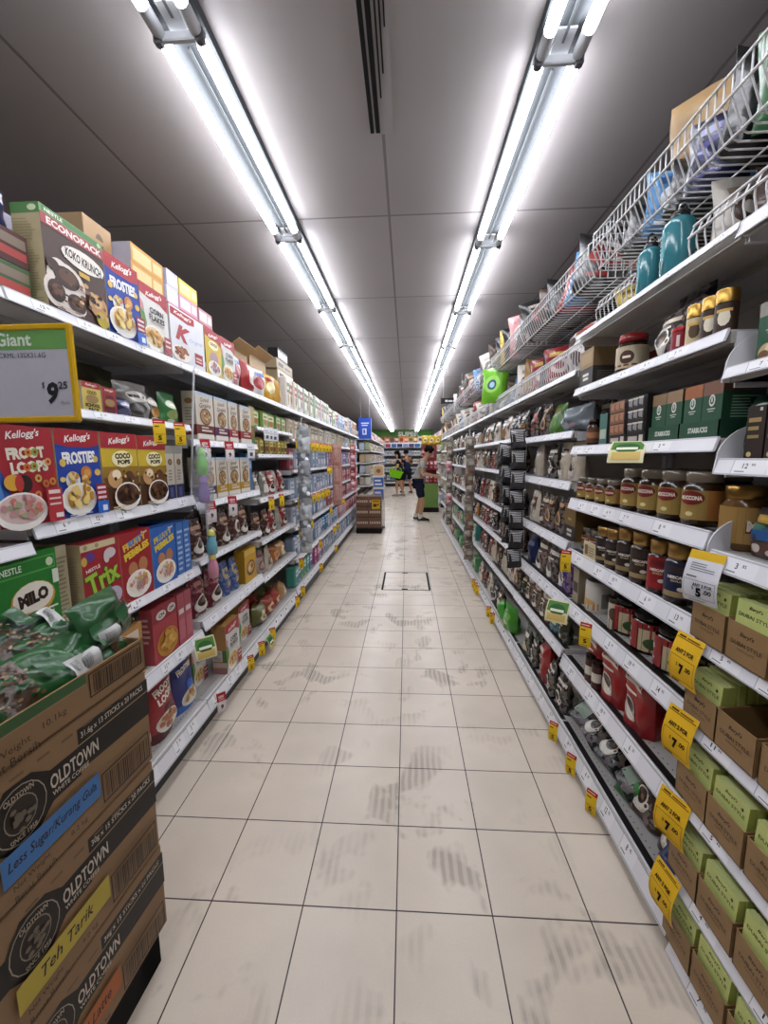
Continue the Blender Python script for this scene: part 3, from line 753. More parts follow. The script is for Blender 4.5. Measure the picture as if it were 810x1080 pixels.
PL('display_tray', MB().box(-.07, -.08, 0, .07, .08, .035, M('8f8b85', 'card'), {'top': M('77736d', 'card')}), 1.705, 1.845, z3 + .2, .16, 'flat grey tray lying on the narrow cream boxes', 'tray', xf=-1.035)
# fourth shelf
z4 = .893
def milo(w, d, h):
    c = [('R', .03, .78, .97, .94, '4a9a45'), ('R', .045, .8, .955, .92, '24752a'), ('T', 'NESTLE', .3, .86, .3, .07, 'dfe6d4', 0, .02), ('E', .88, .86, .06, .05, 'c7d4b0'),
         ('E', .58, .5, .34, .19, 'c9973f'), ('E', .58, .52, .31, .165, 'e6dfd0'), ('T', 'MILO', .58, .52, .46, .15, '2a1a14', 6, .07), ('R', .9, .6, 1, .76, 'd5dccb'), ('E', .45, .22, .08, .05, 'cfd8bf'), ('E', .45, .22, .05, .03, '24752a')]
    return carton(w, d, h, '24752a', c + smalltext(.7, .28, .95, .38, 2, 'dfe6d4', 1), side='b5aa8c', sidecmds=side_lines)
PL('cereal_box', milo(.2, .05, .255), .92, 1.118, z4 + .02, .05, 'green malt cereal box with white lettering behind the coffee bags', 'cereal box', xf=-1.035)
PL('cereal_box', plainbox(.06, .18, .27, 'b5aa8c', smalltext(.1, .1, .9, .9, 16, '8d8468', 2), '9c2a30'), 1.124, 1.185, z4, .18, 'beige side of a red box between green and red cereal', 'cereal box', xf=-1.06)
def trix(w, d, h):
    c = [('R', 0, .9, .9, .985, 'c9bb96'), ('E', .12, .945, .05, .03, '9a8c66'), ('E', .4, .945, .05, .03, '9a8c66'), ('T', 'NESTLE', .26, .66, .36, .045, 'efdcdc', 8, .02),
         ('T', 'Trix', .5, .5, .92, .3, '3c5a1c', 12, .07), ('T', 'Trix', .5, .505, .88, .27, '9cbd3a', 12, .035), ('E', .72, .8, .16, .07, 'c9bfc0'), ('E', .62, .76, .08, .08, 'c9bfc0'), ('E', .2, .82, .12, .06, '5a3a86'), ('E', .05, .78, .07, .06, 'cfa64a'), ('E', .72, .22, .24, .12, 'b9b2c6'), ('T', 'A', .72, .22, .18, .12, '2a2a6a', 0, .04)]
    return carton(w, d, h, '9c232c', c, side='bcae88', sidecmds=side_lines)
def pebbles(w, d, h, col):
    c = [('T', 'FRUITY', .48, .84, .78, .1, 'd9bd3a', 14, .05), ('T', 'RUIT', .5, .855, .48, .085, '4a86c4', 14, .04), ('T', 'PEBBLES', .52, .71, .84, .11, 'e0c63a', 14, .06), ('T', 'Post', .8, .95, .2, .04, 'efe3e0', 8, .02), ('E', .35, .45, .15, .11, 'b3794f'), ('E', .68, .48, .15, .11, 'b3794f')]
    return carton(w, d, h, col, c + bowl(.5, .22, .42, .2, ['d99a9a', 'c9b04a', 'c98a6a', 'b9a0b0', 'd9c090'], 9, n=36, fs=.045), side='7f9ac4' if col[0] != '9' else 'b9a98a', sidecmds=side_lines)
PL('cereal_box', trix(.172, .055, .262), 1.204, 1.374, z4, .055, 'red cereal box with large lime lettering behind the coffee bags', 'cereal box', xf=-1.03)
PL('cereal_box', pebbles(.176, .055, .262, '9a2028'), 1.377, 1.554, z4, .055, 'red cereal box with yellow lettering beside the blue cereal box', 'cereal box', xf=-1.03)
PL('cereal_box', pebbles(.17, .055, .25, '2a5fae'), 1.558, 1.73, z4, .055, 'bright blue cereal box with yellow lettering on fourth shelf', 'cereal box', xf=-1.03)
for k, (a, b) in enumerate(((1.745, 1.8), (1.805, 1.86))):
    PL('cereal_box', plainbox(b - a, .17, .245, '3f6fb4', smalltext(.1, .1, .9, .9, 8, 'a9bddb', 3), '2a5fae'), a, b, z4, .17, 'blue box edge, %s past the bright blue cereal box' % NTH[k], 'cereal box', xf=-1.035)
# fifth shelf
z5 = .562
def redbox(w, d, h):
    return carton(w, d, h, 'a83a44', [('R', 0, .72, 1, 1, '8f2430'), ('E', .35, .83, .2, .08, 'd9d2d0'), ('T', 'CN', .36, .83, .22, .07, '3a2a2a', 10, .04), ('E', .78, .86, .17, .08, 'd9d2d0'), ('T', 'ON', .78, .86, .2, .07, '3a2a2a', 10, .04)] + bowl(.55, .28, .44, .26, ['c9963c', 'b9812c', 'd9ad58'], 4, 'b9812c', 'a86f26', 30, .08), side='b5565e', sidecmds=smalltext(.2, .4, .8, .9, 5, 'e0b9b9', 1))
PL('cereal_box', redbox(.178, .055, .24), 1.55, 1.731, z5, .055, 'red cereal box with golden pieces on the fifth shelf', 'cereal box', xf=-1.05)
for k, (a, b) in enumerate(((1.738, 1.796), (1.798, 1.856))):
    PL('cereal_box', plainbox(b - a, .18, .24, 'a8505c', [('R', .15, .6, .85, .7, 'd9c9c9'), ('R', .1, .1, .9, .5, 'b8606a')], 'a83a44'), a, b, z5, .18, 'pink box edge, %s past the red golden-piece cereal box' % NTH[k], 'cereal box', xf=-1.05)
for k, (a, b, c) in enumerate(((1.1, 1.28, '8f2430'), (1.29, 1.5, 'b98a4a'))):
    PL('cereal_box', plainbox(b - a, .06, .22, c, [('R', .1, .7, .9, .9, 'd9cfc0')] + bowl(.5, .3, .35, .2, ['8a5a2a'], 2)), a, b, z5, .06, '%s cereal box hidden behind the coffee bags on fifth shelf' % ('maroon' if k == 0 else 'tan'), 'cereal box', xf=-1.06)
# base shelf pouches
z6 = .176
def cerealpouch(w, h, d, col, word, sd, band, food):
    return pouch(w, h, d, col, [('T', "Kellogg's", .5, .86, .6, .07, 'efe3df', 6, .01, .3), ('T', word[0], .5, .72, .7, .1, 'f0e8d8', 4, .05), ('T', word[1], .52, .6, .7, .1, 'f0e8d8', 4, .05) if word[1] else ('E', .5, .55, .01, .01, col), ('E', .55, .42, .2, .09, band)] + bowl(.5, .24, .36, .16, food, sd, n=20, fs=.06), sd, 'stand', [(0, .12, band)])
PL('cereal_pouch', cerealpouch(.195, .315, .1, '9c2630', ('FROOT', 'LOOPS'), 3, '5a2024', ['c98a6a', 'b96a5a', 'c9a24a']), 1.56, 1.757, z6, .1, 'red cereal pouch with white lettering on the bottom shelf', 'pouch', xf=-1.08)
PL('cereal_pouch', cerealpouch(.185, .3, .09, '2b3478', ('FROSTIES', ''), 5, '3f6fc0', ['d9b04a', 'c98f3a']), 1.763, 1.945, z6, .09, 'dark blue cereal pouch beside the red pouch, bottom shelf', 'pouch', xf=-1.09)
PL('cereal_pouch', cerealpouch(.16, .3, .09, '3f2018', ('COCO', 'POPS'), 7, 'b59a3a', ['3b2213', 'c9a24a']), 1.4, 1.558, z6, .09, 'brown and gold cereal pouch beside the carton stack, bottom shelf', 'pouch', xf=-1.08)

# second bay
def grain(w, d, h, band, sd, food):
    c = [('R', 0, .12, 1, .32, band), ('R', .06, .03, .96, .13, 'e3ded6'), ('R', 0, .94, 1, 1, 'a9b9cc'), ('T', 'Good', .5, .86, .5, .09, '5c5148', 4, .01, .2), ('T', 'Grains', .52, .74, .66, .1, '5c5148', 4, .01, .2), ('E', .52, .5, .33, .18, '6a4a2e'), ('E', .52, .5, .28, .15, 'a98a5e')]
    rnd = random.Random(sd)
    for i in range(16):
        c.append(('E', .52 + rnd.uniform(-.2, .2), .5 + rnd.uniform(-.11, .11), .05, .028, rnd.choice(food)))
    return carton(w, d, h, 'cdc3b4', c + [('R', .2, .18, .8, .22, 'd9c9b9'), ('R', .2, .25, .6, .28, 'd9c9b9')], side='a79d8c', top='9fb0c6', sidecmds=[('R', 0, .1, 1, .32, band), ('E', .5, .8, .3, .06, '7a5a3e')] + smalltext(.2, .4, .8, .7, 5, '7d7466', 2))
fd = ['c9a470', '8a5a34', '6a3f26', 'b0714a', 'd9c49a']
for k, (a, b, bn, nm) in enumerate(((1.985, 2.17, '6a2a24', 'maroon'), (2.18, 2.345, '5a2050', 'purple'), (2.355, 2.485, '9c2a30', 'red'), (2.52, 2.7, '8f2226', 'crimson'))):
    PL('muesli_box', grain(b - a - .004, .07, .235, bn, k, fd), a, b, 1.518, .07, 'cream muesli box with %s band on the second shelf' % nm, 'muesli box', 'cream muesli boxes', xf=-1.03)
PL('muesli_box', plainbox(.09, .1, .25, '55783a', [('R', 0, .5, 1, 1, 'b9a46a'), ('E', .5, .3, .3, .15, '9c5a2a')]), 2.705, 2.78, 1.518, .1, 'green and orange box past the crimson muesli box', 'box', xf=-1.04)
for k, (a, b, bn, nm) in enumerate(((2.002, 2.155, '232a5c', 'navy band'), (2.16, 2.298, 'b8912f', 'gold band, beside the navy one'), (2.302, 2.475, 'bb9534', 'gold band, middle of three'), (2.48, 2.633, 'b48c2b', 'gold band, by the blue pack'))):
    PL('muesli_box', grain(b - a - .004, .07, .222, bn, k + 9, fd), a, b, 1.208, .07, 'cream muesli box with %s, third shelf' % nm, 'muesli box', 'cream muesli boxes', xf=-1.03)
PL('cereal_box', plainbox(.1, .2, .25, '3c6a9a', [('R', .1, .6, .9, .8, '8fb0cc')], '2f6296'), 2.66, 2.75, 1.208, .2, 'slim blue pack at the far end of third shelf', 'box', xf=-1.06)

# ------------------------------------------------------------------ generic repeats for shelf rows
SH6 = ['top', 'second', 'third', 'fourth', 'fifth', 'bottom']
def shelfname(i, n):
    return 'bottom' if i == n - 1 else ['top', 'second', 'third', 'fourth', 'fifth', 'sixth', 'seventh'][i]
def bayname(side, i):
    return '%s %s-side bay' % (NTH[i], 'cereal' if side < 0 else 'coffee')
def fill(side, y0, y1, z, protos, shelf, bay_, group, xf=None, gap=.006, seed=0, rows=1, jit=.06, order='near', rowgap=.0, lean=0, skip=0):
    rnd = random.Random(seed)
    xf = xf if xf is not None else (-1.05 if side < 0 else .775)
    n = 0; out = []
    for r in range(rows):
        y = y0 + rnd.uniform(0, .02)
        while True:
            p = rnd.choice(protos)
            me, w, d, h, kind, cat, desc = p
            if y + w > y1: break
            if not (skip and rnd.random() < skip):
                x = (xf - d / 2 - r * (d + rowgap)) if side < 0 else (xf + d / 2 + r * (d + rowgap))
                x += rnd.uniform(0, .02) * (side)
                sc = 1
                o = bpy.data.objects.new(kind, me); link(o)
                o.location = (x, y + w / 2, z + .001)
                o.rotation_euler = (0, 0, (PI / 2 if side < 0 else -PI / 2) + rnd.uniform(-jit, jit))
                row = '' if r == 0 else ', back row'
                tag(o, '%s%s, %s along %s shelf, %s' % (desc, row, ordw(n), shelf, bay_), cat, group)
                out.append(o); n += 1
            y += w + gap + rnd.uniform(0, .012)
    return out
def proto(mb, w, d, h, kind, cat, desc):
    return (mb.mesh(kind) if isinstance(mb, MB) else mb, w, d, h, kind, cat, desc)

def cpouch(w, h, d, body, accent, sd, motif='cup', style='stand', txt=None, kind='filmx'):
    c = []
    if motif == 'cup':
        c = [('R', .12, .72, .88, .82, accent)] + cup(.42, .26, .24, w / h * 1.25) + [('R', .2, .6, .7, .64, accent)]
    elif motif == 'ring':
        c = [('E', .5, .42, .3, .3 * w / h, accent), ('E', .5, .42, .2, .2 * w / h, body), ('R', .2, .74, .8, .84, accent)]
    elif motif == 'panel':
        c = [('R', .15, .25, .85, .8, accent), ('R', .25, .6, .75, .7, body), ('E', .5, .4, .2, .12, body)]
    elif motif == 'stripe':
        c = [('R', .04, .1 + k * .085, .96, .14 + k * .085, accent) for k in range(9)]
    elif motif == 'window':
        c = [('R', .2, .15, .8, .5, accent), ('R', .15, .65, .85, .78, 'e6dfd2')] + smalltext(.25, .55, .75, .62, 2, 'e6dfd2', sd)
    if txt:
        c.append(('T', txt, .5, .78, .66, .09, 'f0ebe0', 0, .04))
    return pouch(w, h, d, body, c, sd, style, kind=kind)
COF = []
for i, (b, a, mo, nm) in enumerate([('1b1614', 'd8d2c8', 'cup', 'black coffee pouch with white cup'), ('241c19', '9a6a3a', 'window', 'dark brown coffee pouch with tan window'), ('e0d8ca', '6a4630', 'panel', 'cream coffee pouch with brown panel'),
                                   ('3a2a22', 'c9a070', 'ring', 'brown coffee pouch with tan ring'), ('7a2224', 'e3d6c6', 'cup', 'dark red coffee pouch with cup'), ('141418', 'b9b9bd', 'ring', 'black coffee pouch with silver ring'),
                                   ('5b4433', 'e6dcc9', 'cup', 'tan brown coffee pouch with cup'), ('2a2321', 'c9c1b4', 'panel', 'black coffee pouch with grey panel'), ('c9bda9', '2a1d16', 'cup', 'beige coffee pouch with dark cup'),
                                   ('20352a', 'c9b98a', 'window', 'dark green coffee pouch with window'), ('43281c', 'd9c9a9', 'window', 'chestnut coffee pouch with pale window'), ('2b2622', 'a33a2c', 'panel', 'black coffee pouch with red panel')]):
    COF.append(proto(cpouch(.13, .19, .07, b, a, 20 + i, mo), .135, .075, .19, 'coffee_pouch', 'coffee pouch', nm))
COFS = []
for i, (b, a, mo, nm) in enumerate([('1f1916', 'cdbfae', 'cup', 'small black pouch with cup'), ('b9ac98', '5a3a26', 'panel', 'small beige pouch'), ('6a2420', 'd9c9b0', 'panel', 'small red brown pouch'), ('d8d2c6', '8a7a66', 'ring', 'small white pouch with ring'),
                                   ('2a2522', '8a8a8e', 'window', 'small charcoal pouch'), ('38402a', 'c9b98a', 'cup', 'small olive pouch with cup'), ('a5713a', 'e6d9bb', 'ring', 'small amber pouch with ring')]):
    COFS.append(proto(cpouch(.1, .145, .06, b, a, 40 + i, mo), .105, .065, .145, 'coffee_pouch', 'coffee pouch', nm))
CHOCP = []
for i, (b, a, mo, nm) in enumerate([('3a211c', 'c9b9ae', 'ring', 'dark brown cereal pouch with ring'), ('4a2a22', 'b98a6a', 'cup', 'brown cereal pouch with bowl'), ('2e1c1a', '9a8a86', 'window', 'dark cereal pouch with window'), ('51302a', 'd9cfc6', 'ring', 'maroon cereal pouch with white ring')]):
    CHOCP.append(proto(cpouch(.14, .2, .08, b, a, 60 + i, mo), .15, .09, .2, 'cereal_pouch', 'pouch', nm))
SILV = []
for i, (b, a, mo, nm) in enumerate([('9a9890', 'a3434a', 'ring', 'silver pouch with red ring'), ('7d7a72', 'd9d4c9', 'window', 'grey pouch with window'), ('8a2a28', 'd9cfc0', 'cup', 'red pouch with cup'), ('b9b2a2', '6a5a3a', 'panel', 'pale pouch with brown panel')]):
    SILV.append(proto(cpouch(.13, .185, .08, b, a, 70 + i, mo), .14, .09, .185, 'snack_pouch', 'pouch', nm))
BREAD = []
for i, (b, a, nm) in enumerate([('b58a58', 'e6d9bb', 'tan snack bag with cream label'), ('a9632f', 'd9a46a', 'orange brown snack bag'), ('9c3a2a', 'e0c9a0', 'red snack bag with cream patch'), ('6a6a3a', 'd9cfa9', 'olive snack bag')]):
    BREAD.append(proto(pouch(.17, .15, .12, b, [('E', .5, .5, .3, .28, a), ('E', .5, .5, .16, .14, b)], 80 + i, 'pillow'), .175, .13, .15, 'snack_bag', 'snack bag', nm))
def softpack(w, h, d, body, a, b2, sd):
    mb = MB(); mb.cbox(-w / 2, -d / 2, 0, w / 2, d / 2, h, min(w, h, d) * .16, M(body, 'film'))
    return art(mb, lambda u, v, o: ((u - .5) * w, -d / 2 - o, v * h), w, h, [('R', .1, .5, .9, .82, a), ('E', .5, .34, .26, .16, b2), ('R', .2, .6, .7, .7, body)] + smalltext(.2, .12, .8, .2, 2, a, sd))
def packs(pal, w, h, d, kind, cat, noun, sd):
    return [proto(softpack(w, h, d, b, a, c, sd + i), w + .004, d, h, kind, cat, '%s %s' % (nm, noun)) for i, (b, a, c, nm) in enumerate(pal)]
BLUE = [('96a6bb', 'dde2e8', '4f6a9a', 'pale blue'), ('7a90b4', 'c9d2de', 'e3e6ea', 'mid blue'), ('aab4c2', '5a72a0', 'd5cbd5', 'grey blue'), ('b5b9c6', '7a86a9', 'e3e3ea', 'silver grey')]
PINK = [('c99aa4', 'ead9dd', '9a4a5a', 'pink'), ('b9707c', 'e6ccd0', '8a3a48', 'rose'), ('a8545e', 'dcc4c6', '6a2a36', 'dark rose')]
PURP = [('8f6aa0', 'd9c9e0', '5a3a72', 'violet'), ('a33a78', 'dcb5cc', '6a1f4a', 'magenta')]
CREAM = [('c6bba6', '8d8474', 'a59a86', 'cream'), ('b9b09f', '6f665a', 'd6cdbd', 'beige'), ('cfc9bd', '9a9488', '8d8474', 'off-white'), ('bdb29a', 'a98a5a', '7a6a4a', 'straw')]
TEAL = [('4a9a8f', 'cfe3dd', '2f6a6a', 'teal'), ('5aa06a', 'd9e6cf', '3a6a3f', 'green'), ('3f7fae', 'cfdde9', '2a5a86', 'sea blue')]
MIX = [('d9d5cc', '9c3a3a', '4a6aa9', 'white'), ('c9b08a', '7a3a2a', 'e3d9c6', 'tan'), ('9cae8a', 'dfe3d2', '5a7a4a', 'sage green'), ('b9c3d2', '44608f', 'dfe3ea', 'ice blue')]
def PK(pal, w, h, d, noun, sd=0):
    return packs(pal, w, h, d, noun.replace(' ', '_'), noun, noun, sd)

# ---- cereal side: second and third bays, lower shelves
fill(-1, 1.93, 2.78, .918, CHOCP, 'fourth', bayname(-1, 1), 'chocolate cereal pouches', seed=3, jit=.15, gap=.0, rows=2)
fill(-1, 1.94, 2.3, .6, [proto(cpouch(.16, .22, .09, '6a2030', '9a6a5a', 91, 'cup'), .16, .1, .22, 'cereal_pouch', 'pouch', 'dark red granola pouch with cup')], 'fifth', bayname(-1, 1), 'granola pouches', seed=4, xf=-1.06)
fill(-1, 2.285, 2.53, .6, [proto(cpouch(.1, .21, .07, '3a5a9a', 'b9a470', 92, 'panel'), .105, .08, .2, 'cereal_pouch', 'pouch', 'blue granola pouch with gold panel')], 'fifth', 'past the dark red pouches', 'granola pouches', seed=4, xf=-1.06)
PL('cereal_box', plainbox(.2, .07, .22, 'c99a2a', [('R', 0, .82, 1, 1, 'd9b04a'), ('E', .5, .4, .36, .24, '5a3a22'), ('E', .5, .42, .28, .17, 'c99a5a'), ('E', .4, .4, .1, .08, 'e0c49a'), ('E', .6, .44, .1, .08, '8a5a34')], 'b58a2a'), 2.53, 2.76, .6, .07, 'yellow cereal box with brown bowl on the fifth shelf', 'cereal box', xf=-1.06)
for k, (a, b, x, h, w) in enumerate(((2.0, 2.14, -1.15, .27, .14), (2.17, 2.36, -1.04, .29, .185), (2.55, 2.74, -1.125, .255, .18))):
    PL('cereal_box', cornf(w, .085, h), a, b, .176, .085, 'tall corn cereal box with tan top, %s of three on bottom shelf' % NTH[k], 'cereal box', 'corn cereal boxes on the bottom shelf', xf=x)
fill(-1, 2.0, 2.4, .176, CHOCP, 'bottom', bayname(-1, 1), 'pouches on the bottom shelf', xf=-1.3, seed=8)
bn = bayname(-1, 2)
fill(-1, 2.8, 3.65, 1.643, packs([('5a7a3a', 'b9c98a', '9c3a2a', 'green'), ('3f6a34', 'a9b97a', 'd9c9a0', 'dark green'), ('6f8f3a', 'd9d9a9', 'a9632f', 'lime green')], .15, .13, .1, 'food_box', 'food box', 'food box', 3), 'second', bn, 'green food boxes', seed=11)
fill(-1, 2.8, 3.65, 1.454, packs([('8a7a2a', 'd9c96a', '5a3a1a', 'olive gold'), ('a98f35', 'e0d58a', '6a5a2a', 'gold'), ('5a5a2a', 'b9a95a', '8a2a1a', 'moss')], .09, .12, .09, 'food_packet', 'food packet', 'food packet', 3), 'third', bn, 'gold food packets', seed=12)
fill(-1, 2.8, 3.65, 1.141, SILV, 'fourth', bn, 'silver snack pouches', seed=13, jit=.2, rows=2)
fill(-1, 2.8, 3.65, .836, SILV + CHOCP[:2], 'fifth', bn, 'snack pouches', seed=14, jit=.2)
fill(-1, 2.8, 3.65, .563, SILV + BREAD, 'sixth', bn, 'snack bags on the sixth shelf', seed=15, jit=.2, rows=2)
fill(-1, 2.8, 3.65, .177, BREAD, 'bottom', bn, 'bread snack bags', seed=16, xf=-1.06, jit=.25)
fill(-1, 2.82, 3.6, .177, BREAD, 'bottom', bn, 'bread snack bags', seed=17, xf=-1.2, jit=.25)
# ---- cereal side: far bays
for i in range(3, 9):
    bn = bayname(-1, i); y0, y1 = LB[i] + .01, LB[i + 1] - .01
    z = [b - .003 for a, b in LEV_L3]
    fill(-1, y0, y1, z[1], PK(CREAM, .17, .19, .12, 'soft pack', 5) if i < 7 else PK(MIX, .14, .18, .12, 'soft pack', 5), 'second', bn, 'cream soft packs', seed=100 + i)
    fill(-1, y0, y1, z[2], PK((BLUE + PINK) if i % 2 else (BLUE + PURP), .14, .2, .1, 'tissue pack', 6), 'third', bn, 'tissue packs', seed=110 + i)
    fill(-1, y0, y1, z[3], PK(BLUE, .15, .2, .1, 'wipes pack', 7) if i < 6 else PK(PINK, .15, .2, .1, 'wipes pack', 7), 'fourth', bn, 'wipes packs', seed=120 + i)
    fill(-1, y0, y1, z[4], PK(BLUE if i < 5 else PINK, .13, .19, .1, 'paper pack', 8), 'fifth', bn, 'paper packs', seed=130 + i)
    fill(-1, y0, y1, z[5], PK(BLUE[:2] + TEAL[2:], .12, .19, .1, 'care pack', 9) if i < 6 else PK(PINK + BLUE[:1], .12, .18, .1, 'care pack', 9), 'sixth', bn, 'care packs', seed=140 + i)
    fill(-1, y0, y1, z[6], PK(TEAL if i == 3 else (PURP + BLUE[:1] if i == 4 else BLUE), .11, .2, .1, 'bottom pack', 10), 'bottom', bn, 'bottom packs', seed=150 + i, xf=-1.05)
# ---- top of the cereal side
CHIP = [proto(pouch(.2, .22, .1, b, [('E', .5, .5, .32, .22, a), ('R', .2, .72, .8, .84, c)], 160 + k, 'pillow'), .205, .11, .22, 'chip_bag', 'chip bag', nm) for k, (b, a, c, nm) in enumerate(
    (('9c2a2c', 'e3d5cc', 'f0e6de', 'red chip bag'), ('c99a35', 'efe0b0', '9c2a2c', 'yellow chip bag'), ('d5d2ce', '9c3a3e', '4a6aa9', 'white chip bag'), ('b98a3a', 'f0e2b9', '6a4a1a', 'gold chip bag'), ('2f4f9a', 'd5dbe9', 'e3e6ee', 'blue chip bag')))]
for k, q in enumerate((2, 0, 2, 1, 3)):
    fill(-1, 2.51 + .212 * k, 2.51 + .212 * k + .235, zT, [CHIP[q]], 'top', 'spot %s above the muesli boxes' % NTH[k], 'chip bags on the cereal side', seed=21 + k, jit=.35, xf=-1.05)
for k, (y0, y1, zz, h, d, col, nm) in enumerate(((2.75, 3.05, 0, .3, .22, 'a58458', 'open brown carton behind the chip bags, closer one'), (3.1, 3.45, 0, .34, .22, '9d8157', 'open brown carton behind the chip bags, farther one'))):
    mb = plainbox(y1 - y0, d, h, col, side='93784f', top='6f5a3c'); w = y1 - y0
    mb.prism([(-d / 2, h), (-d / 2 - .07, h + .05), (-d / 2 - .068, h + .054), (-d / 2 + .004, h + .004)], 'x', -w / 2, w / 2, M('ab8b60'))
    mb.prism([(d / 2, h), (d / 2 + .02, h + .08), (d / 2 + .024, h + .08), (d / 2 + .004, h)], 'x', -w / 2, w / 2, M('a58458'))
    PL('brown_carton', mb, y0, y1, zT + zz, d, nm, 'carton', xf=-1.17)
for k in range(5):
    yy = 3.62 + (.02 if k % 2 else 0); wid = .62 if k < 3 else .5
    PL('flat_carton', plainbox(wid, .3, .085, ['a09075', 'ab9b80', 'a39378', 'b0a088', '8f8068'][k], [('R', .06, .15, .94, .85, ['c9c0b2', 'd2cabd', 'c9c0b2', 'd9d3c9', '9a8c74'][k]), ('R', .1, .3, .4, .7, '3a3a3c'), ('R', .5, .35, .85, .6, '55504a')], '9a8a70'), yy, yy + wid, zT + .0 + .087 * k + (.0), .3, 'flat printed carton, %s from the bottom of the tall stack' % NTH[k], 'carton', 'flat cartons stacked on the cereal side', xf=-1.13)
PL('striped_box', plainbox(.3, .09, .1, '1f1f22', [('R', .06, .2, .25, .8, 'e3e3e6'), ('R', .32, .2, .5, .8, 'e3e3e6'), ('R', .56, .2, .72, .8, 'e3e3e6'), ('R', .8, .2, .95, .8, 'e3e3e6')], '1a1a1c'), 3.7, 4.0, zT + .087 * 5, .09, 'black box with white blocks on top of the tall carton stack', 'box', xf=-1.14)
SNB = packs([('c9bfae', '9c3a3a', '6a5a4a', 'cream'), ('d2cdc6', '5a7a4a', 'a98a5a', 'pale'), ('b9a08a', 'e3dccf', '8a3a2a', 'tan'), ('cfc4c6', 'a3434a', '7a6a6a', 'pinkish'), ('a9b3a0', '5a6a4a', 'dcd8cc', 'grey green')], .11, .27, .07, 'snack_box', 'snack box', 'tall snack box', 4)
fill(-1, 3.58, 5.6, zT, SNB, 'top', 'behind the chip bags', 'tall snack boxes on the top shelf', seed=22, gap=.002, jit=.03, xf=-1.04)
fill(-1, 5.62, 7.4, zT, PK(BLUE + MIX, .2, .24, .14, 'bulk pack', 4), 'top', 'past the tall snack boxes', 'bulk packs on the top shelf', seed=23, xf=-1.04)
fill(-1, 5.8, 8.8, zT, PK(CREAM + MIX[:2], .3, .36, .2, 'bulk carton', 4), 'top', 'behind the bulk packs', 'bulk cartons on the top shelf', seed=24, xf=-1.2)
fill(-1, 7.42, 8.8, zT, PK(MIX + BLUE[:1], .16, .28, .12, 'gift bottle pack', 4), 'top', 'past the bulk packs', 'gift bottle packs', seed=25, xf=-1.04)

# ------------------------------------------------------------------ coffee side, near bay (second from camera)
zr = {2: 1.7155, 3: 1.4645, 4: 1.2305, 5: .9945, 6: .7485, 7: .4665, 8: .1185}
def capbox(w, d, h, front, top):
    return carton(w, d, h, front, [('R', 0, 0, 1, .5, '26211f'), ('R', .15, .12, .85, .4, '3a3431'), ('R', .27, .28, .72, .35, 'd9d4ca'), ('R', .3, .17, .7, .24, 'd9d4ca'), ('R', .1, .6, .9, .9, top)], side='2c2725', top=top, sidecmds=[('R', 0, .5, 1, 1, '6a5638')] + smalltext(.1, .1, .9, .4, 5, '5f5850', 3))
PR('coffee_box', capbox(.125, .17, .15, '8f744a', 'a08253'), 1.9, 1.77, zr[2], .17, 'tan and black coffee box on end of upper shelf below the wire fence', 'coffee box')
PR('coffee_jar', jar_spec(.052, .135, '2c1a10', '8f1f22', 'b9ac8f', [('E', .5, .5, .13, .3, '4a2f20'), ('R', .43, .45, .57, .56, 'efe6d4'), ('R', .1, .1, .9, .18, '6a3a24')], .2, lidkind='gloss'), 1.53, 1.42, zr[2], .11, 'coffee jar with red lid on the upper shelf', 'coffee jar')
NAVY = cpouch(.16, .2, .08, '191c33', '8a7a72', 300, 'cup')
PR('coffee_pouch', NAVY, 1.42, 1.27, zr[2], .08, 'navy coffee pouch with cup beside the red-lidded jar', 'coffee pouch', xf=.83)
PR('coffee_pouch', cpouch(.13, .13, .07, '2b2018', 'd0c4b0', 301, 'cup'), 1.38, 1.26, zr[2], .07, 'dark pouch with white cup in front of the navy pouch', 'coffee pouch', xf=.765)
def can_spec(r, h, body, lid, lab, cm, lidh=.3):
    b = MB(); b.lathe([(r, 0), (r, h * (1 - lidh))], M(body, 'gloss'), 22)
    l = MB(); l.lathe([(r * 1.02, h * (1 - lidh)), (r * 1.03, h * .98), (r * .96, h)], M(lid, 'metal'), 24)
    return [('can_body', b.mesh('can_body'), None), ('lid', l.mesh('lid'), 'gold lid'), ('label', wrap(r, h * .04, h * (1 - lidh) * .96, 3.4, lab, cm).mesh('label'), None)]
PR('red_tin', can_spec(.023, .066, '7a1a24', '8f2a30', '8a2430', [('R', .45, .2, .55, .8, 'd9c9c4')], .15), 1.25, 1.205, zr[2], .046, 'tiny red tin beside the gold-lidded cans', 'tin')
for k, (a, b) in enumerate(((1.191, 1.143), (1.136, 1.088), (1.09, 1.042))):
    PR('coffee_can', can_spec(.0235, .105, '2b1d16', 'b8924a', '3a2a20' if k else 'cdbb92', [('E', .5, .5, .16, .3, 'e6dcc6' if k else '5a4630'), ('R', .3, .7, .7, .8, 'd9b060')]), a, b, zr[2], .048, 'coffee can with gold lid, %s from the red tin' % NTH[k], 'coffee can', 'gold lidded coffee cans')
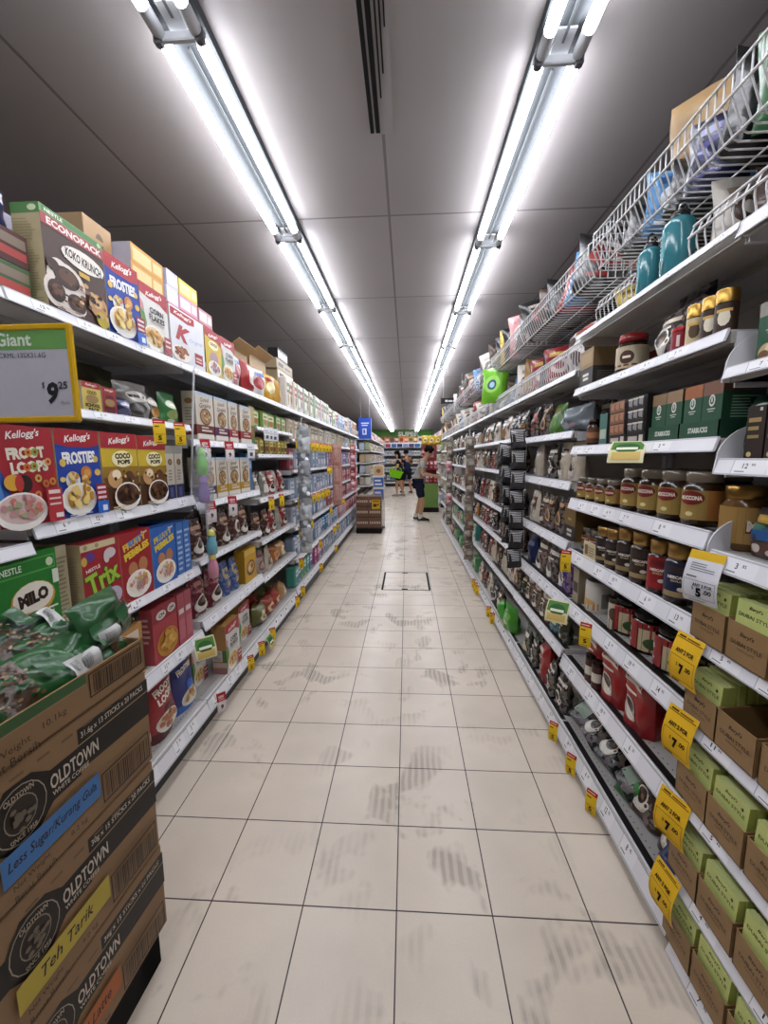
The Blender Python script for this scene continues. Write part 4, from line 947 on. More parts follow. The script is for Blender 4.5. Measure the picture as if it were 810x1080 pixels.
def roast(w, d, h, top, word='', sd=0):
    c = [('R', 0, .76, 1, 1, top), ('E', .5, .66, .16, .11, 'd5d9d0'), ('E', .5, .66, .1, .07, '2a4a38'), ('E', .5, .67, .05, .05, 'c5cbc0'), ('R', .3, .5, .7, .52, 'c5cbc0'), ('R', .36, .46, .64, .475, 'c5cbc0'), ('E', .4, .14, .3, .15, 'b9a078'), ('E', .55, .18, .22, .11, 'd6c6a2'), ('E', .3, .1, .2, .08, '6a4a30')]
    return carton(w, d, h, '24523a', c, side='1d4430', top='6b4a34', sidecmds=[('R', 0, .8, 1, 1, '53382b'), ('R', 0, 0, 1, .24, 'a08e78'), ('E', .6, .12, .25, .07, '5a3a26')] + smalltext(.2, .34, .9, .74, 8, '7fa08a', 3))
for k, (a, b) in enumerate(((.995, .92), (.915, .84))):
    PR('coffee_box', roast(.072, .12, .125, '8f8a80'), a, b, zr[2] - .0905 + .001, .12, 'grey green coffee carton by the white end guard, %s one' % ('farther' if k == 0 else 'nearer'), 'coffee box', xf=.78)
PR('chocolate_box', plainbox(.05, .12, .1, '4a2c22', [('R', .2, .76, .8, .84, 'e0d5c0'), ('E', .5, .3, .3, .15, 'c9a64a')]), .83, .775, 1.625, .12, 'brown chocolate box with yellow patch on the closest upper shelf', 'chocolate box', xf=.765)
# capsule boxes and cartons, third level
def capsules(w, d, h, a, b, words):
    c = [('R', 0, 0, 1, .2, '1a1716'), ('R', .1, .05, .6, .15, 'b9b2a8'), ('R', .7, .04, .9, .17, 'cfc8bc')]
    for i in range(3):
        for j in range(3):
            x0, y0 = .03 + i * .325, .22 + j * .26
            c += [('R', x0, y0, x0 + .3, y0 + .24, a), ('E', x0 + .12, y0 + .13, .08, .07, b), ('R', x0 + .18, y0 + .05, x0 + .25, y0 + .2, b), ('R', x0 + .02, y0 + .19, x0 + .28, y0 + .225, 'd0c9bd' if words else b)]
    return carton(w, d, h, '231e1c', c, side='1c1817', top='2a2523')
PR('capsule_box', capsules(.118, .12, .152, '7a5038', 'a8795a', 0), 1.6, 1.48, zr[3], .12, 'capsule box with brown three-by-three grid on third shelf', 'capsule box')
PR('capsule_box', capsules(.112, .12, .152, '22201f', '8c8a8c', 1), 1.478, 1.364, zr[3], .12, 'capsule box with black three-by-three grid on third shelf', 'capsule box')
PR('teal_carton', plainbox(.06, .1, .12, '3f6a62', [('R', .1, .2, .9, .5, 'a9b9a9')], '2a3a36'), 1.68, 1.62, zr[3], .1, 'slim teal carton beside the brown capsule box', 'carton')
PR('dark_jar', jar_spec(.03, .11, '2a1712', '3a2a22', '5a3a2a', [('R', .2, .3, .8, .7, '9a6a4a')], .2), 1.75, 1.69, zr[3], .06, 'small dark jar beside the slim teal carton', 'jar')
for k in range(2):
    a = 1.352 - .148 * k
    tm = MB(); w = .145
    tm.box(-w / 2, -.06, 0, w / 2, -.057, .045, M('1e4a35')); tm.box(-w / 2, .057, 0, w / 2, .06, .045, M('1e4a35')); tm.box(-w / 2, -.06, 0, -w / 2 + .002, .06, .045, M('1e4a35')); tm.box(w / 2 - .002, -.06, 0, w / 2, .06, .045, M('1a402e')); tm.box(-w / 2, -.06, 0, w / 2, .06, .002, M('1a402e'))
    art(tm, lambda u, v, o: ((u - .5) * w, -.06 - o, v * .045), w, .045, [('T', 'STARBUCKS', .5, .5, .5, .32, 'd5ddd4', 0, .04)])
    PR('display_tray', tm, a, a - w, zr[3], .12, 'low green display tray holding coffee cartons, %s the brown capsule box' % ('next to black capsules, past' if k == 0 else 'farther from'), 'tray', 'green coffee trays', xf=.762)
    for q, top in enumerate((('8a7052', '93785a'), ('a5643f', '7f5a4a'))[k]):
        PR('coffee_box', roast(.068, .1, .138, top, sd=k), a - .004 - q * .07, a - .072 - q * .07, zr[3] + .003, .1, 'green coffee carton with %s top, %s in its green tray' % ((('tan', 'pale tan'), ('orange', 'brown'))[k][q], NTH[q]), 'coffee box', 'green coffee cartons', xf=.768)
PR('coffee_pouch', pouch(.1, .15, .06, '1f3f31', [('E', .55, .72, .24, .12, 'c9d2c8'), ('E', .5, .72, .14, .08, '1f3f31'), ('T', 'Premium', .45, .54, .5, .05, 'e3e6df', 0, .03), ('T', 'ESPRESSO', .5, .46, .66, .06, 'e3e6df', 0, .02), ('R', .3, .3, .7, .32, 'a9b5aa'), ('R', .2, .22, .55, .24, 'a9b5aa')], 310, 'brick'), 1.052, .955, zr[3] - .05, .06, 'dark green espresso pouch with pale emblem', 'coffee pouch', xf=.81)
for k in range(4):
    a = .985 - k * .053
    PR('chocolate_box', plainbox(.048, .1, .118, '2a1e1a', [('R', .12, .7, .8, .78, 'a38a52'), ('R', .12, .55, .7, .62, 'a38a52'), ('R', .12, .4, .75, .46, '8f7a4a'), ('E', .3, .1, .14, .05, 'c9b57a'), ('R', .7, .9, .85, .96, 'cfc7b5')], '1f1613'), a, a - .048, 1.4115, .1, 'slim black chocolate box with gold print, %s from the end guard' % NTH[k], 'chocolate box', 'slim black chocolate boxes', xf=.77)
# jars, fourth level
def mocc(r, h, sd, small=False):
    cm = [('R', 0, 0, 1, 1, '9a8044'), ('R', .62, 0, .8, 1, 'a8703c'), ('R', 0, .0, .08, 1, 'c9a95a'), ('E', .38, .74, .2, .24, '7a2422'), ('T', 'MOCCONA', .38, .74, .34, .15, 'efe6d6', 0, .05), ('R', .78, .1, .98, .42, 'd9d5cc'), ('E', .38, .2, .06, .08, 'd9cf9a')]
    return jar_spec(r, h, '33200f', '776d5e', 'a08545', cm, .2, .9, 3.3, lidkind='gloss', z=(.12, .66))
MJ = mocc(.05, .148, 1); MS = mocc(.036, .1, 2)
def jarsrow(spec, y, r, n, step, z, nm, xf=.77):
    for k in range(n):
        PR('coffee_jar', spec, y - k * step, y - k * step - 2 * r, z, 2 * r, nm % NTH[k], 'coffee jar', 'coffee jars on the coffee side', xf=xf)
jarsrow(MS, 1.83, .036, 4, .085, zr[4], 'small gold-labelled coffee jar, %s from the shelf end, fourth shelf')
jarsrow(MJ, 1.455, .05, 4, .103, zr[4], 'large gold-labelled coffee jar, %s past the small jars, fourth shelf')
jarsrow(MJ, 1.42, .05, 3, .106, zr[4], 'large gold-labelled coffee jar, %s in the back row, fourth shelf', .885)
PR('coffee_jar', jar_spec(.052, .16, '6a4a26', '8f6f3a', 'a9854a', [('R', .55, .3, .95, .6, '7a2a24'), ('T', 'Mo', .66, .5, .2, .3, 'e9dfcf', 0, .05)], .2), 1.05, .945, 1.187, .1, 'tall gold jar at the end of the jar row by the guard', 'coffee jar', xf=.80)
for k in range(3):
    PR('picture_pouch', pouch(.1, .115, .05, '3a3436', [('R', .12, .35, .9, .62, '2f62a0'), ('R', .12, .55, .5, .68, '4a7f6a'), ('R', .2, .7, .85, .86, 'c9a03a'), ('E', .7, .5, .13, .12, 'a5653a'), ('R', .1, .06, .9, .3, '5a3a30'), ('E', .3, .18, .16, .09, 'd9d2c6'), ('E', .75, .14, .14, .07, 'c9c2b6')], 320 + k, 'brick'), 1.0 - .105 * k, .9 - .105 * k, 1.188, .05, 'dark pouch with blue and yellow picture, %s from the guard' % NTH[k], 'pouch', 'picture pouches on the closest bay', xf=.81)
# tall instant coffee jars, fifth level
def gold(r, h, lab, sd):
    cm = [('R', .3, .72, .7, .9, '3a3230' if lab != '8f2226' else '6a1a1e'), ('T', 'NESCAFE', .5, .6, .4, .085, 'efe9e0', 0, .05), ('T', 'GOLD', .5, .5, .24, .06, 'd9c9a0', 0, .02), ('E', .6, .28, .08, .06, 'e3ddd0'), ('R', .2, .05, .8, .2, 'a08a62' if lab != '8f2226' else '9c2a2e')]
    return jar_spec(r, h, '2b1810', 'b08d54', lab, cm, .24, .95, 3.0, z=(.1, .7))
for k, (a, r, h, lab, nm) in enumerate(((1.606, .034, .15, '2f2521', 'dark brown label'), (1.53, .036, .155, '2b2320', 'black brown label'), (1.447, .038, .172, '33261f', 'brown label'), (1.358, .04, .174, '3a2b22', 'chestnut label'), (1.264, .038, .17, '8f2226', 'red label'), (1.181, .041, .176, '1f2544', 'navy label'))):
    PR('coffee_jar', gold(r, h, lab, k), a, a - 2 * r, zr[5], 2 * r, 'tall instant coffee jar with gold lid and %s, fifth shelf' % nm, 'coffee jar', 'tall gold-lidded coffee jars')
jarsrow(MS, 1.87, .034, 3, .075, zr[5], 'small coffee jar, %s from the shelf end, fifth shelf', .82)
PR('shelf_card', plainbox(.12, .004, .07, 'cfc3a0', [('R', .1, .2, .35, .8, '7a5a3a')] + smalltext(.42, .2, .92, .8, 4, '8a7a5a', 3)), 1.77, 1.65, zr[5], .004, 'cream card standing before the small jars on fifth shelf', 'card', xf=.765)
# cans and jars, sixth level
for k, (a, xf) in enumerate(((1.72, .79), (1.8, .88))):
    b = MB(); r = .05; b.lathe([(r * .96, 0), (r, .006), (r, .125), (r * .96, .13)], M('d5d2cb', 'gloss'), 24)
    l = MB(); l.lathe([(r * .97, .13), (r * .99, .134), (r * .9, .136)], M('b9bcc0', 'metal'), 24)
    PR('creamer_can', [('can_body', b.mesh('can_body'), None), ('lid', l.mesh('lid'), 'silver lid'), ('label', wrap(r, .012, .118, 4.2, 'd9d6cf', [('R', 0, .0, .62, .3, 'c98f35'), ('E', .3, .3, .25, .14, 'd9b06a'), ('R', .66, .1, .95, .7, '8d8b88')]).mesh('label'), None)], a, a - .1, zr[6], .1, 'white can with orange base and silver lid, %s' % ('at the shelf front' if k == 0 else 'behind the other white can'), 'can', xf=xf)
PR('carton_box', plainbox(.06, .12, .16, 'a59a82', [('R', .1, .3, .9, .6, '3a3632')], '8a806c'), 1.905, 1.85, zr[6], .12, 'grey beige carton at the end of the sixth shelf', 'box', xf=.785)
RJ = jar_spec(.058, .135, '24130d', '1b1918', '9c2a2c', [('R', 0, 0, .35, 1, '8f2024'), ('R', .42, .0, .98, .78, 'c9bd9a'), ('E', .6, .3, .12, .2, '3f5a34'), ('E', .72, .2, .1, .14, '5a2a24'), ('T', 'NES', .18, .62, .22, .16, 'efe6dd', 0, .05), ('R', .05, .2, .3, .28, 'e3d9cf')], .16, .93, 4.4, lidkind='gloss', z=(.1, .82))
for k, (a, xf) in enumerate(((1.5, .8), (1.36, .79), (1.235, .79), (1.43, .92), (1.3, .92))):
    PR('coffee_jar', RJ, a, a - .116, zr[6], .116, 'black-lidded coffee jar with red and cream label, %s on sixth shelf' % ['first', 'second', 'third', 'fourth, set back,', 'fifth, set back,'][k], 'coffee jar', 'red-labelled coffee jars', xf=xf)
PR('coffee_tin', can_spec(.03, .125, '4a3d34', '5a5048', 'c9c0b0', [('R', .0, 0, 1, .4, '4a3d34'), ('E', .5, .6, .2, .25, '5a4638')], .1), 1.545, 1.485, zr[6], .06, 'slim dark tin with pale upper band beside the red-labelled jars', 'tin', xf=.79)
# red pouches, seventh level
REDP = [proto(cpouch(.15, .22, .08, c, 'e0d5c6', 330 + k, 'cup', 'brick', kind='film'), .155, .09, .22, 'coffee_pouch', 'coffee pouch', nm) for k, (c, nm) in enumerate((('9c2326', 'bright red pouch with white cup'), ('8a2030', 'crimson pouch with white cup')))]
fill(1, 1.3, 1.9, zr[7], REDP, 'seventh', bayname(1, 0), 'red coffee pouches', seed=31, jit=.1)
fill(1, 1.35, 1.9, zr[7], REDP, 'seventh', bayname(1, 0) + ' back', 'red coffee pouches', seed=32, jit=.1, xf=.9)
fill(1, 1.32, 1.5, zr[7], [proto(cpouch(.17, .16, .09, '26282b', 'c9c9cc', 340, 'cup'), .175, .1, .16, 'coffee_pouch', 'coffee pouch', 'black and grey pouch with cup')], 'seventh', bayname(1, 0), 'black coffee pouches', seed=33, xf=.8)
for k, (a, sz) in enumerate(((1.66, .05), (1.6, .045))):
    PR('coffee_tin', can_spec(.022, .12, '2a1d18', '3a3434', '4a2a24', [('R', .2, .3, .8, .7, 'd9d2c6')], .12), a, a - .045, zr[7], .045, 'slim dark bottle before the red pouches, %s one' % NTH[k], 'bottle', xf=.765)
# base level: lying pouches
def flat(mb_, y, x, z, yaw, tilt, lab, cat='coffee pouch', kind='coffee_pouch', grp='pouches lying on the bottom coffee shelf'):
    me = mb_.mesh(kind) if isinstance(mb_, MB) else mb_
    return put(kind, me, (x, y, z), -PI / 2 + yaw, lab, cat, grp, rx=tilt)
BLK = cpouch(.15, .2, .07, '17181b', 'b9babd', 350, 'cup').mesh('coffee_pouch')
BLK2 = cpouch(.15, .2, .07, '1d1f1e', '8fa08f', 351, 'window').mesh('coffee_pouch')
for k, (y, x, yaw, me) in enumerate(((1.86, .86, .2, BLK2), (1.74, .85, -.1, BLK), (1.6, .86, .1, BLK), (1.47, .87, -.2, BLK2))):
    flat(me, y, x - .04, .155, yaw, -1.05, 'shiny black pouch slumped flat on the bottom shelf, %s of four' % NTH[k])
flat(pouch(.16, .12, .09, '2a6a30', [('E', .5, .5, .26, .16, '3f8a42'), ('R', .2, .7, .8, .78, '7fae6a')], 352, 'pillow'), 1.42, .83, .13, .2, -.9, 'green bag under the brown cup pouch on bottom shelf')
flat(cpouch(.15, .21, .08, '4a382c', 'c9bdb0', 353, 'cup'), 1.36, .86, .125, .1, -.35, 'brown pouch with pale cup leaning on the bottom shelf')
SD = pouch(.16, .22, .08, '332722', [('T', 'Hope', .5, .86, .4, .08, 'd9cfbf', 0, .02), ('T', 'Slow Drip', .52, .74, .76, .1, 'e0d6c4', 0, .03)] + cup(.45, .26, .25, .95), 354, 'stand')
flat(SD, 1.19, .86, .122, 0, -.3, 'brown slow drip pouch with white cup by the chocolate trays')
flat(pouch(.15, .1, .08, '1f2a5a', [('E', .5, .5, .3, .2, '34427a')], 355, 'pillow'), 1.12, .8, .125, .1, -.5, 'navy pouch lying below the slow drip pouch')
flat(cpouch(.15, .2, .08, '2a2320', 'b9a99a', 356, 'cup'), 1.28, .93, .122, .1, -.2, 'dark pouch with cup behind the brown cup pouch')

# ---- third bay of the coffee side
bn = bayname(1, 1)
GREY = pouch(.3, .13, .14, '79838a', [('E', .3, .6, .2, .25, '93a0a8'), ('R', .5, .1, .9, .4, '5a6268'), ('R', .6, .18, .8, .3, '8a6a70')], 360, 'pillow', kind='gloss')
put('clear_bag', GREY.mesh('clear_bag'), (.84, 2.06, 1.538), -PI / 2, 'big shiny grey bag with round top on the second shelf end', 'bag')
put('snack_bag', pouch(.17, .17, .1, '4a7a2f', [('E', .5, .45, .3, .25, '6a9a4a'), ('R', .2, .7, .8, .85, '8a8a4a')], 361).mesh('snack_bag'), (.85, 2.33, 1.538), -PI / 2, 'green bag beside the shiny grey bag', 'snack bag')
fill(1, 2.42, 2.78, 1.537, COF, 'second', bn, 'coffee pouches on the coffee side', seed=41)
fill(1, 1.95, 2.78, 1.537, COF, 'second', bn + ' back', 'coffee pouches on the coffee side', seed=42, xf=.98)
fill(1, 1.95, 2.5, 1.304, [COF[0], COF[5], COF[8]], 'third', bn, 'coffee pouches on the coffee side', seed=43)
fill(1, 2.5, 2.78, 1.304, COF, 'third', bn, 'coffee pouches on the coffee side', seed=44)
PR('coffee_box', plainbox(.13, .2, .17, '7a6237', [('R', 0, 0, 1, .4, '23201f'), ('R', .27, .22, .72, .3, 'd5d0c6'), ('R', .3, .1, .7, .17, 'd5d0c6'), ('R', .35, .55, .65, .62, 'b09a6a')], '6d5833', '7f683d'), 2.04, 1.93, 1.024, .2, 'olive tan coffee box at the end of fourth shelf', 'coffee box', xf=.785)
fill(1, 2.07, 2.78, 1.024, [COF[2], COF[8], COF[6], COF[3], COF[4]], 'fourth', bn, 'coffee pouches on the coffee side', seed=45)
PR('coffee_pouch', cpouch(.15, .2, .08, '4f2f72', 'd9c6d9', 362, 'cup'), 2.11, 1.97, .749, .08, 'purple coffee pouch with white cup on the fifth shelf', 'coffee pouch', xf=.78)
for k, a in enumerate((2.3, 2.48)):
    PR('coffee_pouch', cpouch(.17, .2, .09, '3a2e28' if k == 0 else '54423a', 'd9d0c4', 363 + k, 'cup'), a, a - .16, .749, .09, 'brown coffee pouch with big white cup, %s past the purple one' % NTH[k], 'coffee pouch', xf=.78)
PR('coffee_pouch', pouch(.14, .18, .08, '23305f', [('R', .2, .6, .8, .75, '8a9ac0')], 366), 2.7, 2.56, .749, .08, 'navy blue pouch at the far end of fifth shelf', 'coffee pouch', xf=.79)
fill(1, 1.95, 2.78, .487, [COF[6], COF[3], COF[8], COFS[5]] + [proto(cpouch(.12, .18, .07, '2f6a7a', 'd9c98a', 367, 'panel'), .125, .075, .18, 'coffee_pouch', 'coffee pouch', 'teal pouch with gold panel')], 'sixth', bn, 'coffee pouches on the coffee side', seed=46)
fill(1, 1.95, 2.78, .112, [REDP[0], COF[5], COF[9], COF[0]], 'bottom', bn, 'coffee pouches on the coffee side', seed=47, jit=.2)
fill(1, 1.95, 2.78, .112, COF, 'bottom', bn + ' back', 'coffee pouches on the coffee side', seed=48, xf=.9)
put('snack_bag', pouch(.2, .19, .1, '3f8a2a', [('E', .5, .5, .28, .25, '6aae4a'), ('R', .3, .2, .5, .8, 'b9c9a9')], 368).mesh('snack_bag'), (.8, 3.02, .115), -PI / 2 + .2, 'bright green bag on the bottom coffee shelf, larger one', 'snack bag')
put('snack_bag', pouch(.16, .15, .1, '3a9a2f', [('E', .5, .5, .25, .25, '7fc05a')], 369, 'pillow').mesh('snack_bag'), (.79, 3.22, .115), -PI / 2 - .2, 'bright green bag on the bottom coffee shelf, smaller one', 'snack bag')
# ---- far bays of the coffee side
for i in range(2, 9):
    bn = bayname(1, i); y0, y1 = RB[i + 1] + .01, RB[i + 2] - .01
    z = [b - .003 for a, b in LEV_R3]
    near = i < 4
    for li in range(1, 7):
        ys = y0
        if i == 2 and li == 6: ys = 3.36
        pr = COF if near else COFS + COF[2:9:3]
        if li >= 5 and i > 3: pr = COFS + packs(TEAL[:2] + MIX[1:3], .11, .16, .08, 'food_packet', 'food packet', 'food packet', 70)
        if i >= 7: pr = COFS[1:4] + packs(MIX + CREAM[:1], .12, .17, .08, 'food_packet', 'food packet', 'pale packet', 71)
        fill(1, ys, y1, z[li], pr, shelfname(li, 7), bn, 'coffee pouches on the coffee side' if near else 'packets on the far coffee side', seed=200 + i * 10 + li, jit=.12)

# ------------------------------------------------------------------ chocolate trays on the closest coffee bay
KR = '94754e'
def tray_mesh(empty_in=False, w=.112, d=.19, h=.092):
    mb = MB(); t = .002; k = M(KR, 'card'); ki = M('735a3d', 'card')
    mb.box(-w / 2, -d / 2, 0, w / 2, -d / 2 + t, h, k); mb.box(-w / 2, d / 2 - t, 0, w / 2, d / 2, h * 1.15, k)
    mb.prism([(-d / 2, 0), (d / 2, 0), (d / 2, h * 1.15), (-d / 2, h)], 'x', -w / 2, -w / 2 + t, k); mb.prism([(-d / 2, 0), (d / 2, 0), (d / 2, h * 1.15), (-d / 2, h)], 'x', w / 2 - t, w / 2, k)
    mb.box(-w / 2, -d / 2, 0, w / 2, d / 2, t, ki)
    art(mb, lambda u, v, o: ((u - .5) * w, -d / 2 - o, v * h), w, h, [('T', "Beryl's", .5, .74, .34, .14, '2f2015', 0, .02, .3), ('T', 'DUBAI STYLE', .5, .5, .74, .11, '45321f', 0, .01), ('T', 'CHOCOLATE', .5, .36, .42, .06, '45321f', 0, .0)])
    return mb.mesh('display_tray')
TRAY = tray_mesh()
def bar_mesh(w=.1, d=.0165, h=.135):
    return carton(w, d, h, 'cdd885', [('T', "Beryl's", .5, .9, .36, .075, '2f2a15', 0, .02, .3), ('T', 'DUBAI STYLE', .5, .76, .84, .065, '55642a', 0, .02), ('E', .84, .87, .035, .03, '3a3a22')], side='bcc86a', top='dbe39a').mesh('chocolate_box')
BAR = bar_mesh()
rnd = random.Random(5)
TR = {4: (.9545, [(1.068, 9), (.95, 9), (.832, 8), (.715, 8)]), 5: (.7275, [(1.066, 8), (.952, 0), (.83, 7), (.712, 8)]), 6: (.5, [(1.068, 6), (.955, 7), (.836, 8), (.716, 6)]), 7: (.265, [(1.07, 4), (.955, 6), (.835, 8), (.716, 6)]), 8: (.047, [(1.066, 7), (.95, 6), (.832, 8), (.712, 7)])}
LV = {4: 'fifth', 5: 'sixth', 6: 'seventh', 7: 'eighth', 8: 'bottom'}
for li, (z, lst) in TR.items():
    for k, (ya, nb) in enumerate(lst):
        yc = ya - .056
        put('display_tray', TRAY, (.748 + .095, yc, z + .0005), -PI / 2, 'brown chocolate display tray, %s from the coffee pouches, on the %s shelf%s' % (NTH[k], LV[li], ', empty' if nb == 0 else ''), 'display tray', 'brown chocolate display trays')
        for b in range(nb):
            dx = .0055 + b * .0222 + .009
            lean = -.02 if b else -.05
            put('chocolate_box', BAR, (.748 + dx, yc + rnd.uniform(-.002, .002), z + .003 + (.012 if (b == 0 and (li + k) % 3 == 0) else rnd.uniform(0, .006))), -PI / 2, 'lime green chocolate box, %s deep in the %s tray on the %s shelf' % (ordw(b), NTH[k], LV[li]), 'chocolate box', 'lime green chocolate boxes', rx=lean)

# ------------------------------------------------------------------ price tags hung from the rails
def tagstrip(w, h, curl, cmds, body, back='d9d4c8'):
    mb = MB(); n = 10
    def S(u, v, o):
        t = 1 - v
        y = -curl * math.sin(t * PI * .8) * 1.0 - o
        return ((u - .5) * w, y, -h * t * (1 - .12 * t * (curl / .02)))
    vs = [S(i, j / n, .0004) for j in range(n + 1) for i in (0, 1)] + [S(i, j / n, -.0004) for j in range(n + 1) for i in (0, 1)]
    m = 2 * (n + 1)
    mb.add(vs, [(2 * j, 2 * j + 1, 2 * j + 3, 2 * j + 2) for j in range(n)], M(body, 'paper'), True)
    mb.add(vs, [(m + 2 * j, m + 2 * j + 2, m + 2 * j + 3, m + 2 * j + 1) for j in range(n)], M(back, 'paper'), True)
    art(mb, S, w, h, cmds, kind='paper', grid=6, base=.0007, dz=.00015)
    return mb.mesh('price_tag')
BIGY = tagstrip(.088, .155, .022, [('R', .04, .9, .96, .915, '6a4a10'), ('R', .1, .93, .35, .96, '4a3a10'), ('R', .4, .93, .85, .955, '7a5a1a'), ('R', .06, .58, .94, .59, '6a4a10'), ('R', .06, .1, .07, .59, '6a4a10'), ('R', .93, .1, .94, .59, '6a4a10'), ('R', .06, .1, .94, .11, '6a4a10'),
    ('T', 'ANY 2 FOR', .5, .7, .66, .085, '1a1408', 0, .04), ('T', '7', .5, .36, .17, .23, '15110a', 0, .06), ('T', '.00', .74, .42, .22, .1, '15110a', 0, .03), ('T', '$', .34, .44, .06, .08, '15110a'), ('R', .1, .03, .4, .07, '5a4210')], 'e8b827', 'd8d2c4')
WHT = tagstrip(.085, .15, .024, [('R', 0, .86, 1, 1, 'd9b02a')] + smalltext(.15, .66, .85, .82, 4, '8a8a92', 2) + [('R', .1, .54, .4, .565, '5a5a60'), ('R', .05, .48, .95, .488, '6a6a72'), ('R', .05, .12, .06, .488, '6a6a72'), ('R', .94, .12, .95, .488, '6a6a72'), ('R', .05, .12, .95, .128, '6a6a72'),
    ('T', 'ANY 3 FOR', .6, .4, .56, .07, '15151a', 0, .03), ('T', '5', .5, .25, .16, .2, '15151a', 0, .06), ('T', '.00', .75, .29, .24, .1, '15151a', 0, .03), ('T', '$', .34, .32, .06, .07, '15151a')] + smalltext(.2, .04, .8, .09, 2, '8a8a92', 3), 'dcdce2', 'cfcfd6')
SMY = tagstrip(.045, .105, .01, [('R', 0, .84, 1, 1, 'b3262a'), ('R', .1, .9, .8, .93, 'e6d3cc'), ('R', .1, .7, .5, .75, '5a4a10'), ('R', .1, .4, .9, .42, '8a6a14'), ('T', '5', .5, .26, .3, .2, '2a2008', 0, .04), ('R', .2, .06, .7, .09, '6a5210')], 'e3bd2a')
SMR = tagstrip(.05, .12, .012, [('R', 0, .62, 1, 1, 'a8262e'), ('T', 'NEW', .5, .82, .6, .12, 'e9dcd8', 0, .03), ('R', .2, .68, .8, .72, 'd9b5b5'), ('R', .12, .12, .88, .56, 'e6dcdc'), ('T', '9', .5, .34, .3, .24, '2a1a1c', 0, .05)], 'd9d0d2')
SMW = tagstrip(.05, .1, .01, [('R', .1, .55, .9, .6, '9a9aa0'), ('R', .1, .7, .7, .76, '9a9aa0'), ('R', .3, .15, .7, .4, '55555c')], 'dcdce0')
def hang(me, side, y, z, label, grp, xf=None, rz=0, rx=0):
    x = (xf if xf is not None else ((XL + .004) if side < 0 else (XR - .004)))
    turn = (.75 if me in (SMY, SMR, SMW) else .2) * (-1 if side < 0 else 1)      # curled paper swings toward the near end of the aisle
    x += .012 * (1 if side < 0 else -1) * (1 if me in (SMY, SMR, SMW) else 0)
    return put('hanging_price_tag', me, (x, y, z), (PI / 2 if side < 0 else -PI / 2) + rz + turn, label, 'price tag', grp, rx=rx)
hang(WHT, 1, 1.018, 1.187, 'white curled price tag with yellow edge above the chocolate trays', None, rz=.12)
for k, (z, sh) in enumerate(((.957, 'fifth'), (.748, 'sixth'), (.5, 'seventh'), (.268, 'eighth'))):
    hang(BIGY, 1, 1.045, z, 'large yellow price tag hanging at the corner of the %s shelf of trays' % sh, 'large yellow price tags by the chocolate trays', rz=.1 * (k % 3 - 1), xf=XR - .006)
for k, (y, z, d) in enumerate(((1.48, .122, 'bottom shelf rail, closest to the trays'), (1.68, .122, 'bottom shelf rail, second from the trays'), (1.9, .122, 'bottom shelf rail, third from the trays'), (1.62, .752, 'sixth shelf rail above the red pouches'), (1.86, .998, 'fifth shelf rail before the tall jars'))):
    hang(SMY, 1, y, z, 'small yellow tag with red top on the %s' % d, 'small yellow tags on the coffee side', rz=.1 * (k - 2))
for k, y in enumerate((3.35, 3.5, 4.1, 4.2, 4.32)):
    hang(SMY, 1, y, .115, 'small yellow tag on the coffee-side bottom rail, %s beyond the green bags' % NTH[k], 'small yellow tags on the coffee side', rz=.1)
for k, (y, z, d, m, nm) in enumerate(((1.63, 1.583, 'second shelf rail, first bay', SMY, 'yellow'), (1.78, 1.583, 'second shelf rail beside the bay joint', SMY, 'yellow'), (2.0, 1.52, 'second bay rail under maroon muesli box', SMR, 'red and white'), (2.28, 1.52, 'second bay rail under purple muesli box', SMR, 'red and white'), (2.6, 1.52, 'second bay rail under crimson muesli box', SMW, 'white'),
                                 (2.02, 1.21, 'third shelf rail under navy muesli box', SMR, 'red and white'), (2.28, 1.21, 'third shelf rail under gold muesli box', SMR, 'red and white'), (2.0, .17, 'bottom rail of the second bay', SMR, 'red and white'), (2.42, .17, 'bottom rail before the tall corn boxes', SMY, 'yellow'), (2.62, .17, 'bottom rail beside the tall corn boxes', SMY, 'yellow'),
                                 (2.92, 1.645, 'green food box rail, first', SMW, 'white'), (3.0, 1.645, 'green food box rail, second', SMW, 'white'), (3.1, 1.645, 'green food box rail, third', SMW, 'white'), (2.95, 1.143, 'rail under silver pouches, first', SMY, 'yellow'), (3.2, 1.143, 'rail under silver pouches, second', SMY, 'yellow'), (2.85, .17, 'bottom rail at start of third bay', SMY, 'yellow'), (3.55, .17, 'bottom rail at end of third bay', SMY, 'yellow'))):
    hang(m, -1, y, z, 'small %s tag on the cereal side, %s' % (nm, d), 'small tags on the cereal side', rz=.08 * ((k % 3) - 1))
k = 0
for li, z, ys in ((1, 1.6, [3.75 + .2 * q for q in range(10)]), (2, 1.318, [3.8, 3.95, 4.1, 5.2, 5.35]), (3, 1.046, [3.75 + .2 * q for q in range(8)]), (4, .785, [3.75, 4.2, 5.3, 6.4]), (5, .485, [3.72, 4.6, 5.5, 5.8]), (6, .2, [3.75, 4.6, 5.6])):
    for q, y in enumerate(ys):
        hang(SMY, -1, y, z, 'small yellow tag, %s along the %s rail beyond the third cereal-side bay' % (ordw(q), shelfname(li, 7)), 'small tags on the cereal side', rz=.1 * (q % 3 - 1))
